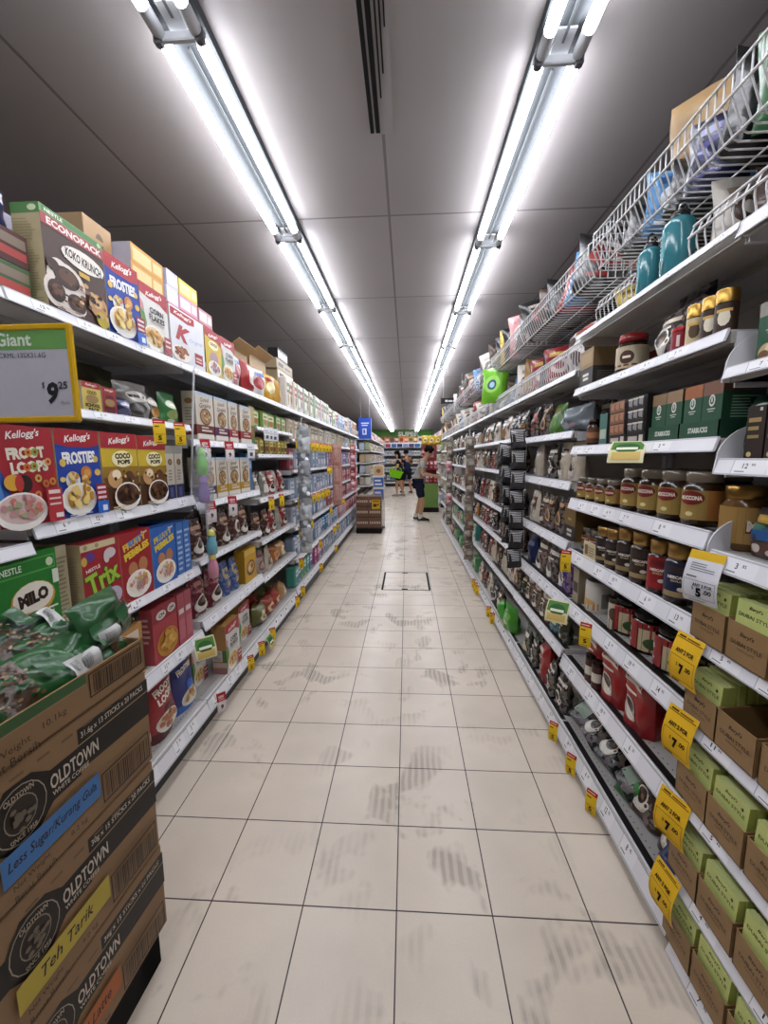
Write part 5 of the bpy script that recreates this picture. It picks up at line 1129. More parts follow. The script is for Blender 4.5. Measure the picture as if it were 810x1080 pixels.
# folded promo cards stuck to the rails
CARD = tagstrip(.1, .12, .02, [('R', .05, .5, .95, .95, '4f7f3a'), ('E', .5, .6, .36, .25, '2f5f2f'), ('R', .2, .5, .8, .62, 'e3e3cf'), ('R', .1, .08, .9, .4, 'd0b46a')], 'd9d2a9')
for nm, x, y, z, rz, rx in (('green and cream promo card folded over the third coffee rail', XR - .012, 1.4, 1.47, -PI / 2 + .95, -.75), ('green promo card standing out from the fifth coffee-side rail', XR - .02, 1.9, .745, -PI / 2 + .95, -.45), ('green promo card hanging from the fifth cereal-side rail', XL + .015, 1.86, .55, PI / 2 - .8, -.3), ('pale promo card hanging under the cereal-side bottom rail', XL + .005, 2.78, .14, PI / 2, -.2)):
    put('promo_card', CARD, (x, y, z), rz, nm, 'card', None, rx=rx)

# ------------------------------------------------------------------ hanging clip strips
STRIPM = glassy('e9e9ee', 'clear_strip', .45)
def clipstrip(x, y, z0, z1, label, lean=0.0):
    mb = MB(); mb.box(-.0045, -.001, z0 - z1, .0045, .001, 0, M('d5d5da', 'paint'))
    mb.tube([(0, 0, 0), (0, .01, .02), (0, .03, .03)], .002, M('c9c9ce', 'metal'))
    return thing('hanging_clip_strip', mb, label, 'clip strip', None, (x, y, z1), (0, lean, 0))
BW = pouch(.095, .13, .05, '1c1b1c', [('R', .02, .34 + .075 * k, .98, .372 + .075 * k, 'dcdcdd') for k in range(8)] + [('R', .1, .06, .9, .3, '262527')], 400, 'brick').mesh('striped_pouch')
clipstrip(.70, 2.62, .72, 1.62, 'white clip strip holding striped pouches on the coffee side')
for k in range(7):
    put('hanging_striped_pouch', BW, (.69 + .004 * (k % 2), 2.585, 1.47 - .125 * k), .15 - .1 * (k % 3), 'black and white striped pouch, %s from the top of the hanging strip' % NTH[k], 'pouch', 'striped pouches on the clip strip', ry=.05 * (k % 3 - 1), rx=-.12)
for k in range(5):
    put('hanging_striped_pouch', BW, (.615 + .012 * k, 2.66, 1.38 - .13 * k), .3, 'black and white striped pouch, %s down the slanted second strip' % NTH[k], 'pouch', 'striped pouches on the clip strip', ry=.2, rx=-.1)
BGP = [pouch(.1, .2, .07, c, [('R', .08, .62, .7, .82, a), ('R', .3, .3, .92, .5, b), ('R', .12, .16, .5, .26, a), ('P', [(.1, .56), (.5, .46), (.9, .6)], b)], 410 + i, 'pillow', kind='filmx').mesh('hanging_bag') for i, (c, a, b) in enumerate((('6f675c', 'a59c8e', '4a4038'), ('857d71', '5a5046', 'a9a296'), ('625a50', '8f5630', 'a59c8e'), ('b3484e', 'e0c9c6', '7a2a30'), ('c98a92', 'e9d9d9', '9a4a55'), ('8f3038', 'd9b5b0', '5a1a20')))]
for s_, (x, y, zt, n, pal, nm) in enumerate(((.66, 4.35, 1.62, 8, (0, 1, 2), 'beige bags on the coffee side'), (.64, 6.2, 1.7, 8, (1, 0, 4), 'grey bags on the coffee side'))):
    clipstrip(x, y + .02, zt - 1.3, zt + .1, 'white clip strip holding %s' % nm)
    for k in range(n):
        put('hanging_bag', BGP[pal[k % 3]], (x + .01 * (k % 2), y, zt - .18 - .16 * k), .2 * (k % 3 - 1), '%s of the hanging %s, counted downward' % (ordw(k), nm), 'bag', nm, rx=-.1)
# toys in clear bags on the cereal side
def toy(c1, c2):
    mb = MB()
    mb.lathe([(.01, 0), (.024, .008), (.026, .05), (.022, .075), (.015, .09), (.015, .1)], M(c1, 'gloss'), 14)
    mb.lathe([(.017, .1), (.017, .12), (.01, .128)], M(c2, 'gloss'), 14)
    return mb.mesh('bubble_bottle')
clipstrip(-.985, 1.905, 1.2, 1.83, 'clear clip strip with green and purple toys beside the top rail', .09)
def toything(mesh_pairs, loc, label):
    o = empty('hanging_toy_pack', loc); tag(o, label, 'toy', 'hanging bubble toys')
    for pn, me, z in mesh_pairs:
        c = part(pn, me, o); c.location = (0, 0, z)
    bg = MB(); S = pouch_S(.1, .33, .09, 5, 'pillow')
    vs = [S(i / 6, j / 8, 0, b) for b in (0, 1) for j in range(9) for i in range(7)]
    bg.add(vs, [(q + j * 7 + i, q + j * 7 + i + 1, q + j * 7 + i + 8, q + j * 7 + i + 7) for q in (0, 63) for j in range(8) for i in range(6)], glassy('eeeef2', 'clear_bag_film', .8), True)
    if len(mesh_pairs) == 2 and label.startswith('clear bag'):
        b_ = part('bag', bg, o, 'clear plastic bag'); b_.location = (0, 0, -.05); b_.rotation_euler = (0, 0, PI / 2)
    return o
toything([('bubble_bottle', toy('6fd23a', '8fe05a'), .13), ('bubble_bottle', toy('7a5aa8', '9a7ac8'), 0)], (-.96, 1.875, 1.215), 'clear bag with green and purple bubble bottles hanging by the second bay')
clipstrip(-.985, 1.935, .9, 1.25, 'clear clip strip with teal and pink bottles lower down')
toything([('bubble_bottle', toy('6fa9b8', 'd9d46a'), .118), ('bubble_bottle', toy('c98a9c', 'd9c46a'), 0)], (-.965, 1.93, .83), 'teal and pink bubble bottles hanging one below the other by the rail')
BALL = [pouch(.12, .15, .1, c, [('E', .4, .6, .2, .18, a), ('E', .65, .35, .16, .14, 'e3e6ea')], 420 + i, 'pillow', kind='gloss').mesh('clear_snack_bag') for i, (c, a) in enumerate((('9a9ea3', 'd9dde2'), ('b5b9bd', '8a9096'), ('7d8388', 'c9cfd6')))]
clipstrip(-.94, 3.66, .55, 1.75, 'white clip strip loaded with shiny grey bags')
for k in range(11):
    put('shiny_bag', BALL[k % 3], (-.92 + .012 * (k % 2), 3.62 - .03 * (k % 2), 1.56 - .1 * k), .5 * (k % 3 - 1), 'shiny grey bag, %s down the strip on the cereal side' % ordw(k), 'bag', 'shiny grey bags on the clip strip')
clipstrip(-.94, 5.42, .8, 1.7, 'white clip strip holding long pinkish bags')
LONG = pouch(.13, .3, .06, 'a9756a', [('R', .1 + .18 * k, .05, .19 + .18 * k, .95, 'c9a093') for k in range(5)], 430, 'pillow').mesh('hanging_bag')
for k in range(3):
    put('hanging_bag', LONG, (-.92, 5.38, 1.3 - .25 * k), .2, 'long pinkish bag, %s down the strip on the cereal side' % NTH[k], 'bag', 'long pinkish bags')
clipstrip(-.95, 7.1, .9, 1.7, 'white clip strip holding red bags on the cereal side')
for k in range(5):
    put('hanging_bag', BGP[3 + k % 3], (-.93, 7.06, 1.45 - .15 * k), .3, 'red or pink bag, %s down the far cereal-side strip' % NTH[k], 'bag', 'red bags on the far strip')

# ------------------------------------------------------------------ wire fences and baskets above the coffee side
WIRE = M('d3d3d4', 'paint')
def wires(y0, y1, prof, rails, sp, wr=.0024, rr=.0034, ends=True, floor_back=None):
    """prof: list of (x, z) going from the front bottom upward; rails: indices that carry long wires"""
    f = MB(); n = int((y1 - y0) / sp)
    ym = (y0 + y1) / 2
    for k in range(n + 1):
        y = y0 + k * (y1 - y0) / n - ym
        f.tube([(x, y, z) for x, z in prof], wr, WIRE, 5)
    rl = MB()
    for i in rails:
        x, z = prof[i]
        rl.tube([(x - .003, y0 - ym, z), (x - .003, y1 - ym, z)], rr, WIRE, 6)
    sd = MB()
    if ends:
        x0, z0 = prof[0]; xt, zt = prof[-1]; xb = floor_back or x0 + .3
        for yy in (y0 - ym, y1 - ym):
            sd.tube([(x0, yy, z0), (xt, yy, zt), (xb, yy, zt), (xb, yy, z0), (x0, yy, z0)], rr, WIRE, 6)
            for q in range(1, 7):
                xx = x0 + (xb - x0) * q / 7
                sd.tube([(xx, yy, z0), (xx, yy, zt)], wr, WIRE, 5)
            sd.tube([(x0, yy, (z0 + zt) / 2), (xb, yy, (z0 + zt) / 2)], wr, WIRE, 5)
    return f, rl, sd, ym
def fence(y0, y1, x, z0, z1, label, sp=.03):
    f, rl, sd, ym = wires(y0, y1, [(x + .01, z0), (x, z0 + .04), (x, z1 - .03), (x + .012, z1)], (0, 2, 3), sp, ends=False)
    o = empty('wire_fence', (0, ym, 0)); tag(o, label, 'wire fence', 'wire fences above the coffee side')
    part('wire_bars', f, o); part('long_rail', rl, o)
    return o
def basket(y0, y1, z0, label, sp=.026, h=.125, floor=True):
    xb = 1.15
    f, rl, sd, ym = wires(y0, y1, [(xb, z0), (.77, z0), (.757, z0 + .006), (.728, z0 + .075), (.728, z0 + h)], (2, 3, 4), sp, floor_back=xb)
    sds = []
    for yy in (y0 - ym, y1 - ym):
        sd = MB(); sds.append(sd)
        sd.tube([(.76, yy, z0), (.728, yy, z0 + .08), (.728, yy, z0 + h + .01), (.78, yy, z0 + h + .05), (.9, yy, z0 + h + .05), (.9, yy, z0)], .003, WIRE, 6)
        for q in range(1, 6):
            xx = .75 + q * .03
            sd.tube([(xx, yy, z0), (xx, yy, z0 + h + .02 + .03 * min(1, q / 2))], .0021, WIRE, 5)
        sd.tube([(.735, yy, z0 + .07), (.9, yy, z0 + .07)], .0021, WIRE, 5)
    for q in (.85, .95, 1.05, 1.14):
        rl.tube([(q, y0 - ym, z0 - .003), (q, y1 - ym, z0 - .003)], .0025, WIRE, 5)
    o = empty('wire_basket', (0, ym, 0)); tag(o, label, 'wire basket', 'wire baskets above the coffee side')
    part('wire_bars', f, o); part('long_rail', rl, o)
    for sd in sds: part('end_frame', sd, o)
    return o
fence(.3, 1.235, .765, 1.945, 2.035, 'white wire fence on the upper shelf, beside the teal flasks')
fence(1.52, 1.78, .765, 1.945, 2.035, 'short white wire fence on the upper shelf past the teal flasks')
basket(.2, 1.755, 2.145, 'white wire basket of bags above the teal flasks')
for i in range(2, 10):
    y0, y1 = RB[i] + .01, RB[i + 1] - .01
    if i == 2: y0 = 1.9
    fence(y0, y1, .76, 1.806, 1.925, 'white wire fence above the %s coffee-side bay' % NTH[i], .03 if i < 4 else .06)
    basket(y0 - (.1 if i == 2 else 0), y1, 2.135, 'white wire basket above the %s coffee-side bay' % NTH[i], .032 if i < 4 else .065, h=.115)
# teal flasks
def flask(r, h):
    b = MB(); b.lathe([(r * .93, 0), (r, .008), (r, h * .72), (r * .92, h * .8), (r * .62, h * .87), (r * .5, h * .88)], M('33737d', 'gloss'), 24)
    art(b, cyl_S(r, .02, h * .7, 2.4), r * 2.4, h * .68, [('R', .42, .3, .58, .95, '4f97a0'), ('E', .3, .2, .1, .09, '8fbcc2'), ('E', .3, .2, .06, .05, '2f7f8a')] + [('R', .36, .42 + .1 * q, .46, .46 + .1 * q, '7fb0b8') for q in range(5)], grid=4, base=.0006)
    c = MB(); c.lathe([(r * .56, h * .87), (r * .58, h * .9), (r * .56, h * .96), (r * .3, h * .97)], M('161517', 'gloss'), 20)
    c.tube([(0, .012 * math.cos(t), h * 1.03 + .02 * math.sin(t)) for t in [2 * PI * q / 12 for q in range(12)]], .0035, M('1b1a1c', 'gloss'), 6, closed=True)
    g = MB(); g.tube([(.004, .006 + .014 * math.cos(t), h * 1.0 + .018 * math.sin(t)) for t in [2 * PI * q / 12 for q in range(12)]], .0022, M('c9c9cc', 'metal'), 6, closed=True)
    return [('bottle_body', b.mesh('bottle_body'), None), ('cap', c.mesh('cap'), 'black cap with loop'), ('carabiner', g.mesh('carabiner'), 'silver clip ring')]
put('flask', flask(.035, .155), (.782, 1.45, 1.944), -PI / 2, 'smaller teal flask with black loop cap on the upper shelf', 'flask')
put('flask', flask(.042, .18), (.79, 1.325, 1.944), -PI / 2, 'larger teal flask with black loop cap on the upper shelf', 'flask')
# goods in the upper baskets
UP = []
for i, (b, a, c, nm) in enumerate((('131315', '6a6668', '3a3a3e', 'black bag'), ('2c5a34', '8fae86', '5f8a5a', 'green bag'), ('121536', '4a4a7a', '6a6a90', 'navy bag'), ('8f2a2e', 'e0cfc6', 'c9a04a', 'red bag'), ('cfc9be', '4a3a30', '9a8a7a', 'white bag'),
                                   ('4a7aa6', 'd9dfe6', '2a4a7a', 'blue bag'), ('9c7a48', 'c9b08a', '6a5030', 'tan bag'), ('46352c', 'c9b9a6', '8a6a52', 'brown bag'), ('151416', '8f2f2c', 'a9a098', 'black and red bag'), ('c98a8e', 'efdcd9', '8f3a42', 'pink bag'), ('c4a93f', 'efe0a9', '6a5a1a', 'yellow bag'))):
    UP.append(pouch(.2, .24, .11, b, [('E', .5, .5, .34, .2, a), ('R', .2, .74, .8, .84, c), ('E', .5, .5, .18, .1, b), ('R', .15, .14, .6, .2, a)], 440 + i, 'pillow' if i % 2 else 'stand').mesh('snack_bag') )
UPN = ['black bag', 'green bag', 'navy bag', 'red bag', 'white bag', 'blue bag', 'tan bag', 'brown bag', 'black and red bag', 'pink bag', 'yellow bag']
rnd = random.Random(77)
def upper(seq, y0, step, x, z, where, grp, scale=1.0, tilt=.25):
    for k, q in enumerate(seq):
        o = put('snack_bag', UP[q], (x + rnd.uniform(-.015, .015), y0 + k * step, z + rnd.uniform(0, .015)), rnd.uniform(-.75, .15), '%s, %s %s' % (UPN[q], ordw(k), where), 'snack bag', grp, rx=rnd.uniform(-.3, .05), ry=rnd.uniform(-tilt, tilt))
        s = rnd.uniform(.85, 1.08) * scale; o.scale = (s * .9, s * .9, s)
upper([1, 2, 1, 2, 1, 0, 2, 0, 5, 0], .52, .13, .875, 2.15, 'along the front of the basket above the flasks', 'bags in the upper basket', .95)
upper([1, 1, 1, 6, 0, 5, 0, 0], .6, .15, 1.03, 2.15, 'along the back of the basket above the flasks', 'bags in the upper basket', 1.3)
put('paper_bag', pouch(.22, .26, .08, '8d7350', [('R', .2, .3, .7, .34, '7a6040')], 460, 'brick', kind='card').mesh('paper_bag'), (.97, 1.5, 2.3), -PI / 2 + .7, 'tan paper bag sticking up from the basket above the flasks', 'paper bag', rx=.15)
upper([4, 6, 9, 7, 4], .78, .11, .89, 1.947, 'behind the wire fence next to the teal flasks', 'bags behind the wire fence', .72)
upper([10, 6, 10], 1.53, .1, .88, 1.947, 'behind the short wire fence', 'bags behind the wire fence', .55)
for i in range(2, 10):
    y0 = RB[i] + .07; n = 6; st = .83 / n
    pal1 = [[8, 5, 3, 0, 7, 8], [7, 0, 9, 8, 10, 0], [0, 7, 8, 4, 7, 0]][(i - 2) % 3][:n]; pal2 = [[4, 3, 3, 0, 6, 4], [6, 4, 4, 5, 7, 4], [4, 7, 4, 6, 0, 4]][(i - 2) % 3][:n]
    upper(pal1, y0, st, .86, 2.14, 'in the wire basket above the %s coffee-side bay' % NTH[i], 'bags in the upper basket', 1.25)
    upper(pal1[::-1][::2], y0 + .1, .28, 1.035, 2.15, 'at the back of the basket, %s coffee-side bay' % NTH[i], 'bags in the upper basket', 1.25)
    if i > 2: upper(pal2, y0, st, .87, 1.81, 'behind the wire fence of the %s coffee-side bay' % NTH[i], 'bags behind the wire fence', 1.05)
rc = random.Random(3)
COW = pouch(.36, .27, .14, 'd9d5ce', [('E', .25, .62, .12, .16, '3a2420'), ('E', .5, .32, .14, .13, '4a2c24'), ('E', .78, .5, .11, .2, '2f1c18'), ('E', .62, .72, .1, .08, '55342a'), ('R', .3, .8, .75, .88, '9c3a34'), ('E', .12, .25, .08, .12, '4a2c24')], 470, 'pillow').mesh('cow_print_bag')
put('cow_print_bag', COW, (.9, 2.16, 1.81), -PI / 2 + .15, 'white bag with brown cow patches behind the wire fence', 'bag', rx=-.1)
upper([3, 8, 3], 2.44, .13, .87, 1.81, 'past the cow patch bag behind the wire fence', 'bags behind the wire fence', 1.0)
upper([3, 8, 7], 2.0, .25, 1.07, 1.81, 'at the back behind the cow patch bag', 'bags behind the wire fence', 1.0)
LIME = pouch(.24, .3, .1, '6fb52a', [('E', .5, .5, .32, .24, '8fd04a'), ('E', .5, .48, .18, .14, '2f4f6a'), ('E', .5, .48, .1, .08, '9fc9d9')], 480, 'pillow').mesh('lime_bag')
put('lime_bag', LIME, (.74, 3.62, 1.88), -PI / 2 + .9, 'lime green bag with dark disc hanging over the wire fence', 'bag', rx=-.1)

# ------------------------------------------------------------------ stack of coffee cartons beside the first bay
CW, CD = .5, .33
ang = R_(86); xd = Vector((math.cos(ang), math.sin(ang), 0)); fd = Vector((math.sin(ang), -math.cos(ang), 0))
corner = Vector((-.68, .962, 0))
def place_carton(name, mb, z, label, shift=0.0, dz=0.0):
    c = corner - xd * (CW / 2 - shift) - fd * (CD / 2)
    return put(name, mb.mesh(name), (c.x, c.y, z), ang + dz, label, 'carton', 'coffee cartons in the stack')
def fx(s): return 1 + s / CW          # distance from the visible corner -> fraction
KRAFT = '8b6c4c'
def otc(h, flav, lcol, lw, seed, sticks, kg, lines):
    K = '1a1411'; W = 'cbbfb0'
    c = [('P', [(fx(-.5), .46), (fx(-.39), .46), (fx(-.36), .38), (fx(-.31), .38), (fx(-.275), .5), (0 + fx(-.21), .51), (fx(-.21), .55), (1, .52), (1, .9), (fx(-.21), .91), (fx(-.21), .76), (fx(-.275), .76), (fx(-.31), .86), (fx(-.36), .86), (fx(-.39), .7), (fx(-.5), .7)], K),
         ('R', fx(-.21), .765, 1, .775, 'a8926f'), ('T', sticks, fx(-.11), .835, .37, .07, W, 0, .015),
         ('E', fx(-.337), .62, .112, .245, K), ('E', fx(-.337), .62, .1, .215, 'a89a86'), ('E', fx(-.337), .62, .096, .207, K), ('E', fx(-.337), .62, .062, .135, '8f8270'), ('E', fx(-.337), .62, .058, .126, '2a221c'),
         ('T', 'OLDTOWN', fx(-.337), .77, .11, .045, 'b3a48e', 0, .02), ('T', 'SINCE 1958', fx(-.337), .46, .1, .04, 'b3a48e', 0, .01),
         ('T', 'OLDTOWN', fx(-.222), .66, .23, .12, W, 0, .02), ('T', 'WHITE COFFEE', fx(-.235), .565, .17, .04, W, 0, .01)]
    rnd = random.Random(seed)
    for i in range(14):
        a = rnd.random() * 6.28; q = rnd.random()
        c.append(('E', fx(-.337) + .05 * q * math.cos(a), .62 + .11 * q * math.sin(a), .012, .02, '6f6455'))
    c += [('R', fx(-.385), .2, fx(-.175), .42, lcol)]
    c += [('T', flav, fx(-.28), .315, lw, .1, '1c1a22', 0, .01, .25)]
    c += [('T', 'Net Weight', fx(-.335), .14, .14, .055, '3a2a1c'), ('T', 'Berat Bersih', fx(-.33), .06, .16, .05, '3a2a1c'), ('T', kg, fx(-.235), .12, .08, .055, '3a2a1c')]
    c += barcode(fx(-.172), .1, fx(-.022), .38, seed, '2a1c12')
    c += [('R', fx(-.36 + .05 * i), .945, fx(-.335 + .05 * i), .965, '6a543c') for i in range(7)]
    mb = MB(); mb.cbox(-CW / 2, -CD / 2, 0, CW / 2, CD / 2, h, .004, M(KRAFT, 'card'))
    mb.box(-CW / 2 + .01, -CD / 2 - .0005, h - .003, CW / 2 - .01, CD / 2, h, M('7d6043', 'card'))
    art(mb, lambda u, v, o: ((u - .5) * CW, -CD / 2 - o, v * h), CW, h, c)
    return mb
# pallet
pb = MB()
for q in (-.2, 0, .2): pb.box(q - .035, -CD / 2 + .02, 0, q + .035, CD / 2 - .01, .09, M('1a1817', 'matte'))
pb.box(-CW / 2 + .0, -CD / 2 + .018, .085, CW / 2 - .02, CD / 2 - .01, .117, M('211e1c', 'matte'))
pb.box(-CW / 2 + .0, -CD / 2 + .02, .0, CW / 2 - .02, -CD / 2 + .035, .117, M('1a1817', 'matte'))
c0 = corner - xd * (CW / 2) - fd * (CD / 2)
thing('pallet', pb, 'black plinth pallet under the stack of coffee cartons', 'pallet', None, (c0.x, c0.y, 0), (0, 0, ang))
place_carton('coffee_carton', otc(.247, 'Caramel Latte', 'b0602f', .3, 4, '38g x 15 STICKS x 20 PACKS', '9.8 kg', 2), .119, 'kraft coffee carton with orange flavour label, lowest of the stack', 0)
place_carton('coffee_carton', otc(.255, 'Teh Tarik', 'b9a43c', .24, 3, '30g x 15 STICKS x 20 PACKS', '9.0 kg', 2), .368, 'kraft coffee carton with yellow label, second from the floor', -.004)
place_carton('coffee_carton', otc(.255, 'Less Sugar/Kurang Gula', '3f74ae', .38, 2, '31.6g x 13 STICKS x 20 PACKS', '8.2 kg', 2), .625, 'kraft coffee carton with blue label, third from the floor', 0)
tb = MB(); th_ = .085; K_ = M(KRAFT, 'card'); KI = M('6b5137', 'card')
tb.box(-CW / 2, -CD / 2, 0, CW / 2, -CD / 2 + .005, th_, K_); tb.box(-CW / 2, CD / 2 - .005, 0, CW / 2, CD / 2, th_ + .03, K_)
tb.box(-CW / 2, -CD / 2, 0, -CW / 2 + .005, CD / 2, th_, K_); tb.box(CW / 2 - .005, -CD / 2, 0, CW / 2, CD / 2, th_, K_); tb.box(-CW / 2, -CD / 2, 0, CW / 2, CD / 2, .005, KI)
art(tb, lambda u, v, o: ((u - .5) * CW, -CD / 2 - o, v * th_), CW, th_, [('R', 0, .74, fx(-.175), 1, '3a5a34'), ('R', 0, .7, fx(-.175), .74, '8f7a5a')] + barcode(fx(-.17), .28, fx(-.012), .93, 9, '2a1c12') + [('T', '10.1kg', fx(-.26), .45, .1, .2, '3a2a1c'), ('T', 'Net Weight', fx(-.36), .4, .2, .2, '3a2a1c'), ('T', 'Berat Bersih', fx(-.35), .15, .22, .2, '3a2a1c')])
place_carton('display_tray', tb, .881, 'open kraft tray with green edge and barcode, topmost of the carton stack')
# green coffee bags heaped in the open tray
def kopi(sd, w=.2, h=.135, d=.075, tone='23402c'):
    rnd = random.Random(sd); c = []
    sgn = rnd.random()
    x0 = .0 if sgn < .5 else .62
    c.append(('R', x0 + .03, .12, x0 + .37, .88, '4a3624'))
    for i in range(46):
        c.append(('E', x0 + .05 + rnd.random() * .3, .15 + rnd.random() * .7, .022, .022, rnd.choice(['6f5136', '3a2719', '8a6a48', '2c1d13', '9a8466'])))
    c += [('R', .42, .3, .6, .7, '2f5a38')]
    lx = .66 - x0
    c += [('R', lx, .1, lx + .26, .42, 'b9b9b6')] + barcode(lx + .03, .14, lx + .22, .38, sd, '4a4a4a', False)[:14]
    return pouch(w, h, d, tone, c, sd, 'pillow', amp=1.6, nu=16, nv=16)
KP = [kopi(500 + i, tone=t).mesh('coffee_bag') for i, t in enumerate(('1a3428', '24522b', '182e26', '285c2f', '1e4029'))]
HEAP = [(-.39, .085, .03, 1, -.85, .08), (-.225, .08, .03, 3, -.8, -.1), (-.085, .085, .03, 1, -.75, .12),
        (-.42, .15, .05, 0, -1.1, .2), (-.25, .155, .055, 2, -1.05, .35), (-.09, .15, .05, 3, -.9, .3),
        (-.37, .25, .055, 4, -1.1, -.1), (-.2, .26, .05, 0, -1.15, .15), (-.05, .25, .05, 2, -1.0, .2),
        (-.3, .19, .105, 0, -1.25, .3), (-.13, .2, .1, 4, -1.2, .2), (-.015, .13, .06, 1, -.3, .25)]
for k, (s, dep, zz, q, tilt, yw) in enumerate(HEAP):
    p = corner + xd * s - fd * dep
    o = put('coffee_bag', KP[q], (p.x + .05 * fd.x, p.y, .892 + zz), ang + yw, 'green coffee bean bag, %s counted from the tray front through the open tray heap' % ordw(k), 'coffee bag', 'green coffee bags heaped in the tray', rx=tilt)

# ------------------------------------------------------------------ price sign board
sg = empty('price_sign', (-.939, .955, 1.625), 0); tag(sg, 'large white and green price sign in a yellow frame', 'sign')
w_, h_ = .32, .225
bd = MB(); bd.box(-w_ / 2 + .006, -.002, -h_ / 2 + .006, w_ / 2 - .006, .003, h_ / 2 - .006, M('bdbac4', 'paper'))
art(bd, lambda u, v, o: ((u - .5) * w_, -.002 - o, (v - .5) * h_), w_, h_, [('R', .03, .745, .97, .96, '6fa25a'), ('T', 'Giant', .545, .85, .28, .135, 'dfe6d8', 0, .025),
    ('T', 'CRML 13SX31.6G', .605, .69, .36, .05, '3a3a44'), ('T', '$', .742, .38, .022, .07, '2a2a30'), ('T', '9', .812, .3, .09, .23, '25252b', 0, .04, .15), ('T', '25', .895, .38, .07, .075, '25252b', 0, .02), ('T', '/Each', .9, .2, .07, .035, '6a6a74')])
part('sign_board', bd, sg)
fb = MB(); YF = M('d0a51c', 'gloss'); tq = .014
for a in ((-w_ / 2, -h_ / 2, w_ / 2, -h_ / 2 + tq), (-w_ / 2, h_ / 2 - tq, w_ / 2, h_ / 2), (-w_ / 2, -h_ / 2 + tq * .5, -w_ / 2 + tq, h_ / 2 - tq * .5), (w_ / 2 - tq, -h_ / 2 + tq * .5, w_ / 2, h_ / 2 - tq * .5)):
    fb.cbox(a[0], -.006, a[1], a[2], .006, a[3], .003, YF)
part('sign_frame', fb, sg, 'glossy yellow frame')
part('clip_arm', MB().tube([(-.06, .006, -.07), (-.06, .05, -.065), (-.07, .11, -.06)], .005, M('c9a01c', 'gloss')), sg)

# ------------------------------------------------------------------ far end of the aisle
db = MB(); db.cbox(-.24, -.22, 0, .24, .22, .1, .01, M('151313', 'matte'))
thing('pallet', db, 'black pallet under the shrink wrapped brown packs at the aisle middle', 'pallet', None, (-.715, 7.78, 0))
for r in range(3):
    for c in range(2):
        mb = carton(.236, .42, .2, '6a4a36', [('R', 0, .0, 1, .12, '4a3324'), ('R', .05, .35, .95, .72, '5a3d2c')] + [('R', .08 + .15 * q, .42, .17 + .15 * q, .66, 'c9b9a9') for q in range(6)], side='5f4331', kind='film')
        put('drink_pack', mb.mesh('drink_pack'), (-.835 + .24 * c, 7.78, .101 + .202 * r), 0, 'brown wrapped drink pack, %s layer, %s column of the floor stack' % (['bottom', 'middle', 'top'][r], ['outer', 'aisle'][c]), 'drink pack', 'brown wrapped drink packs')
ys = MB(); ys.box(-.075, -.003, -.085, .075, .003, .085, M('d0a81c', 'paper')); art(ys, lambda u, v, o: ((u - .5) * .15, -.003 - o, (v - .5) * .17), .15, .17, [('R', .1, .75, .9, .9, '8a4a1a'), ('R', .15, .2, .6, .55, '3a2a10'), ('R', .65, .35, .85, .55, '3a2a10')])
thing('price_sign', ys, 'square yellow price sign on the brown drink packs', 'sign', None, (-.575, 7.562, .56))
st = empty('poster_stand', (-.56, 8.15, 0)); tag(st, 'slim stand with blue and white posters behind the drink packs', 'poster stand')
part('stand_frame', MB().box(-.12, -.02, 0, .12, .02, .05, M('8d8a88', 'metal')).box(-.11, -.008, .05, -.095, .008, 1.3, M('b0adaa', 'metal')).box(.095, -.008, .05, .11, .008, 1.3, M('b0adaa', 'metal')), st)
pm = MB(); pm.box(-.11, -.012, .55, .11, -.008, 1.28, M('d5d2cc', 'paper')); art(pm, lambda u, v, o: (-.11 + .22 * u, -.012 - o, .55 + .73 * v), .22, .73, [('R', .05, .06, .95, .34, '4a6ab0'), ('R', .05, .4, .95, .66, '3f62aa'), ('R', .1, .72, .9, .97, 'c9a878'), ('E', .5, .84, .2, .06, '8a5a3a'), ('R', .15, .45, .8, .5, 'dfe3ea'), ('R', .15, .12, .8, .17, 'dfe3ea'), ('R', .15, .55, .7, .6, 'dfe3ea'), ('R', .15, .22, .7, .27, 'dfe3ea')])
part('poster', pm, st)
for k in range(4):
    mb = softpack(.22, .16, .2, ['cfcac2', 'b9aeb4', 'd5c9b0', 'c4c9cf'][k], '8f3a44', '6a6a72', k)
    put('soft_pack', mb.mesh('soft_pack'), (-.86, 8.2, .001 + .161 * k if k < 3 else .001 + .161 * 3), .1 * k, 'pale soft pack, %s in the pile behind the drink packs' % ['lowest', 'second', 'third', 'topmost'][k], 'soft pack', 'soft packs piled behind the drink packs')
bs = empty('hanging_sign', (-.95, 9.45, 2.09)); tag(bs, 'blue hanging sign with white lettering above the cereal side end', 'sign')
m_ = MB(); m_.box(-.15, -.008, -.235, .15, .008, .235, M('2c55c4', 'print')); art(m_, lambda u, v, o: ((u - .5) * .3, -.008 - o, (v - .5) * .47), .3, .47, [('R', .2, .72, .8, .78, 'dfe4f2'), ('R', .25, .62, .7, .67, 'dfe4f2'), ('R', .3, .2, .62, .5, 'dfe4f2'), ('R', .38, .26, .5, .44, '2c55c4'), ('R', .96, 0, 1, 1, 'c9d4f0')])
part('sign_board', m_, bs); part('hanger', MB().tube([(-.1, 0, .235), (-.1, 0, .71)], .003, WIRE), bs); part('hanger', MB().tube([(.1, 0, .235), (.1, 0, .71)], .003, WIRE), bs)
ks = empty('hanging_sign', (.76, 7.0, 2.352)); tag(ks, 'small black hanging sign with white lettering over the coffee side', 'sign')
